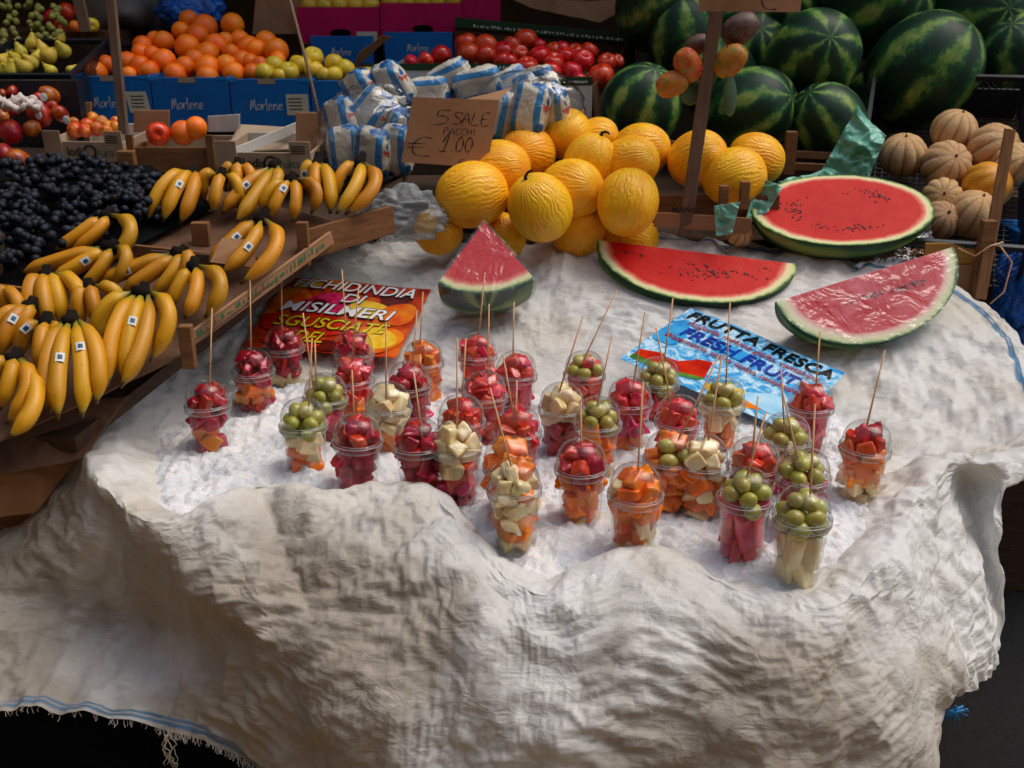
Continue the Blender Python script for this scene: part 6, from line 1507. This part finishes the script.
# green plastic bags
def tri_bag(P,name,label):
    V=[PY(*p) for p in P]; c=sum(V,Vector())/len(V); V=V+[c+Vector((0,-.02,.0)),c+Vector((0,.03,0))]; n=len(P); F=[(i,(i+1)%n,n) for i in range(n)]+[((i+1)%n,i,n+1) for i in range(n)]
    me=mesh(name,V,F); o=link(name,me,M['greenpl']); md=o.modifiers.new('s','SUBSURF'); md.subdivision_type='SIMPLE'; md.levels=md.render_levels=5
    tx=bpy.data.textures.new('crinkle','VORONOI'); tx.noise_scale=.035; tx.distance_metric='DISTANCE'; dm=o.modifiers.new('d','DISPLACE'); dm.texture=tx; dm.strength=.012; dm.texture_coords='GLOBAL'; dm.mid_level=.4
    return tag(o,label,'plastic bag','green plastic bags')
for P4,l,sd in [([(815,182,2.98),(857,107,3.02),(886,136,2.98),(866,184,2.94)],'pale green plastic bag peaked against the black crate',3),
 ([(768,190,2.93),(826,166,2.96),(846,184,2.93),(792,200,2.90)],'green plastic bag lying behind the half watermelon',7),
 ([(757,176,2.76),(782,188,2.74),(768,212,2.72),(744,226,2.72)],'pale green plastic scrap right of the front yellow melon',11),
 ([(714,206,2.66),(740,202,2.65),(732,234,2.64),(716,236,2.64)],'small green plastic bag knot at the cloth edge',15)]:
    o=paper([PY(*q) for q in P4],'plastic_bag',l,'greenpl','plastic bag',amp=.034,fr=13,seed=sd,n=60); o['group']='green plastic bags'
# ------------------------------------------------------------------ poles, sign, prickly pears
def pole(p1,p2,w,th,name,label,mat='pole'):
    X=(p2-p1); Mx=frame(p1,X,z=(0,-1,.1)); b=MB(); b.box(Matrix(),0,X.length,-w/2,w/2,-th/2,th/2); me=mesh(name,b.V,b.F,False); o=link(name,me,M[mat]); o.matrix_world=Mx; md=o.modifiers.new('b','BEVEL'); md.width=.002; md.segments=2; return tag(o,label,'pole')
def down(p1,p2,k): return p2+(p2-p1)*k

a=PY(722,-30,2.66); bq=PY(684,236,2.72); pole(a+(a-bq)*.6,bq+(bq-a)*.0,.033,.014,'wooden_pole','flat wooden slat pole standing among the yellow melons','pole')
a=PY(108,-30,2.98); bq=PY(124,134,2.96); pole(a+(a-bq)*.9,bq,.024,.02,'wooden_pole','thin round worn pole in front of the first blue box','pole')
a=PY(74,-20,3.5); bq=PY(86,32,3.5); pole(a+(a-bq)*2,bq,.034,.02,'wooden_pole','short leaning brown stick at the top left','pole')
b=MB(); a=PY(284,-20,3.2); bq=PY(327,148,2.85); b.tube([a+(a-bq)*.5,(a+bq)/2+Vector((.004,0,0)),bq],.0045,8); tag(b.build('wire_rod',M['pole'],None,smooth=True),'thin slanting metal rod above the yellow apples','rod')
b=MB(); Mx=frame(PY(702,-40,2.57),(1,0,-.01),z=(0,0,1)); w=(PY(804,0,2.57)-PY(702,0,2.57)).length; hh=(PY(702,-40,2.57)-PY(702,11,2.57)).length
g=empty('cardboard_sign',PY(750,0,2.57),'cardboard price sign nailed at the top of the slat pole','sign'); b.box(Mx,0,w,-.003,.003,-hh,0); b.build('board',M['card'],g)
b=strokes('€',lambda x,y:Mx@Vector((x,-.0036,y)),w*.58,w*.78,-hh+.006,-hh+.07,.002); b.build('lettering',M['inkb'],g)
PPM=[with_mat(ell('prickly_pear',1,1,1.35,24,18,.06,4,0,0,.12),M['pp']),with_mat(ell('prickly_pear',1,1,1.4,24,18,.06,4,0,0,.12),M['ppd'])]
for (x,y,r,ro,m,l) in [(688,65,14,(.4,-.5,0),0,'orange prickly pear hanging left of the slat pole'),(672,84,13,(.2,1.2,0),0,'red orange prickly pear lowest on the left of the pole'),(740,29,15,(.2,1.0,0),1,'dark purple prickly pear at the top right of the pole'),(730,61,14.5,(.3,.8,0),0,'green and orange prickly pear right of the slat pole'),(697,45,10,(.3,1.0,0),1,'small purple prickly pear tucked behind the slat pole')]:
    P=PY(x,y,2.68 if m==0 else 2.72); g=empty('prickly_pear',P,l,'prickly pear','prickly pears hanging on the pole'); s=r/1024*axd(P)
    o=link('fruit',PPM[m],None,g); o.scale=(s,s,s); o.rotation_euler=ro; R_=o.rotation_euler.to_matrix()
    b=MB()
    for k in range(16):
        th=math.acos(random.uniform(-.85,.9)); ph=random.uniform(0,6.28); p=P+R_@Vector((s*math.sin(th)*math.cos(ph),s*math.sin(th)*math.sin(ph),s*1.37*math.cos(th))); n_=(p-P).normalized(); b.tube([p-n_*.002,p+n_*.002],[.0022,.0008],6)
    b.build('thorn_dots',M['crown'],g)
def pad(P,rx,ry,ro,l):
    me=ell('cactus_pad',rx,.010,ry,32,20,.1,3); me.materials.append(M['cactus']); o=link('cactus_pad',me); o.location=P; o.rotation_euler=ro; tag(o,l,'cactus pad')
pad(PY(730,95,2.70),.030,.062,(.1,-.5,.9),'thin green cactus pad seen edge on, below the prickly pears')
pad(PY(692,92,2.72),.028,.035,(.2,.2,.2),'small green cactus pad behind the slat pole')
# the second tied foot of the cart and a dark bin at the right
b=MB(); b.tube([Vector((1.50,1.95,0)),Vector((1.47,1.98,.95))],.03,12); tag(b.build('stall_post',M['woodd']),'round wooden stall leg under the right end of the cloth','post')
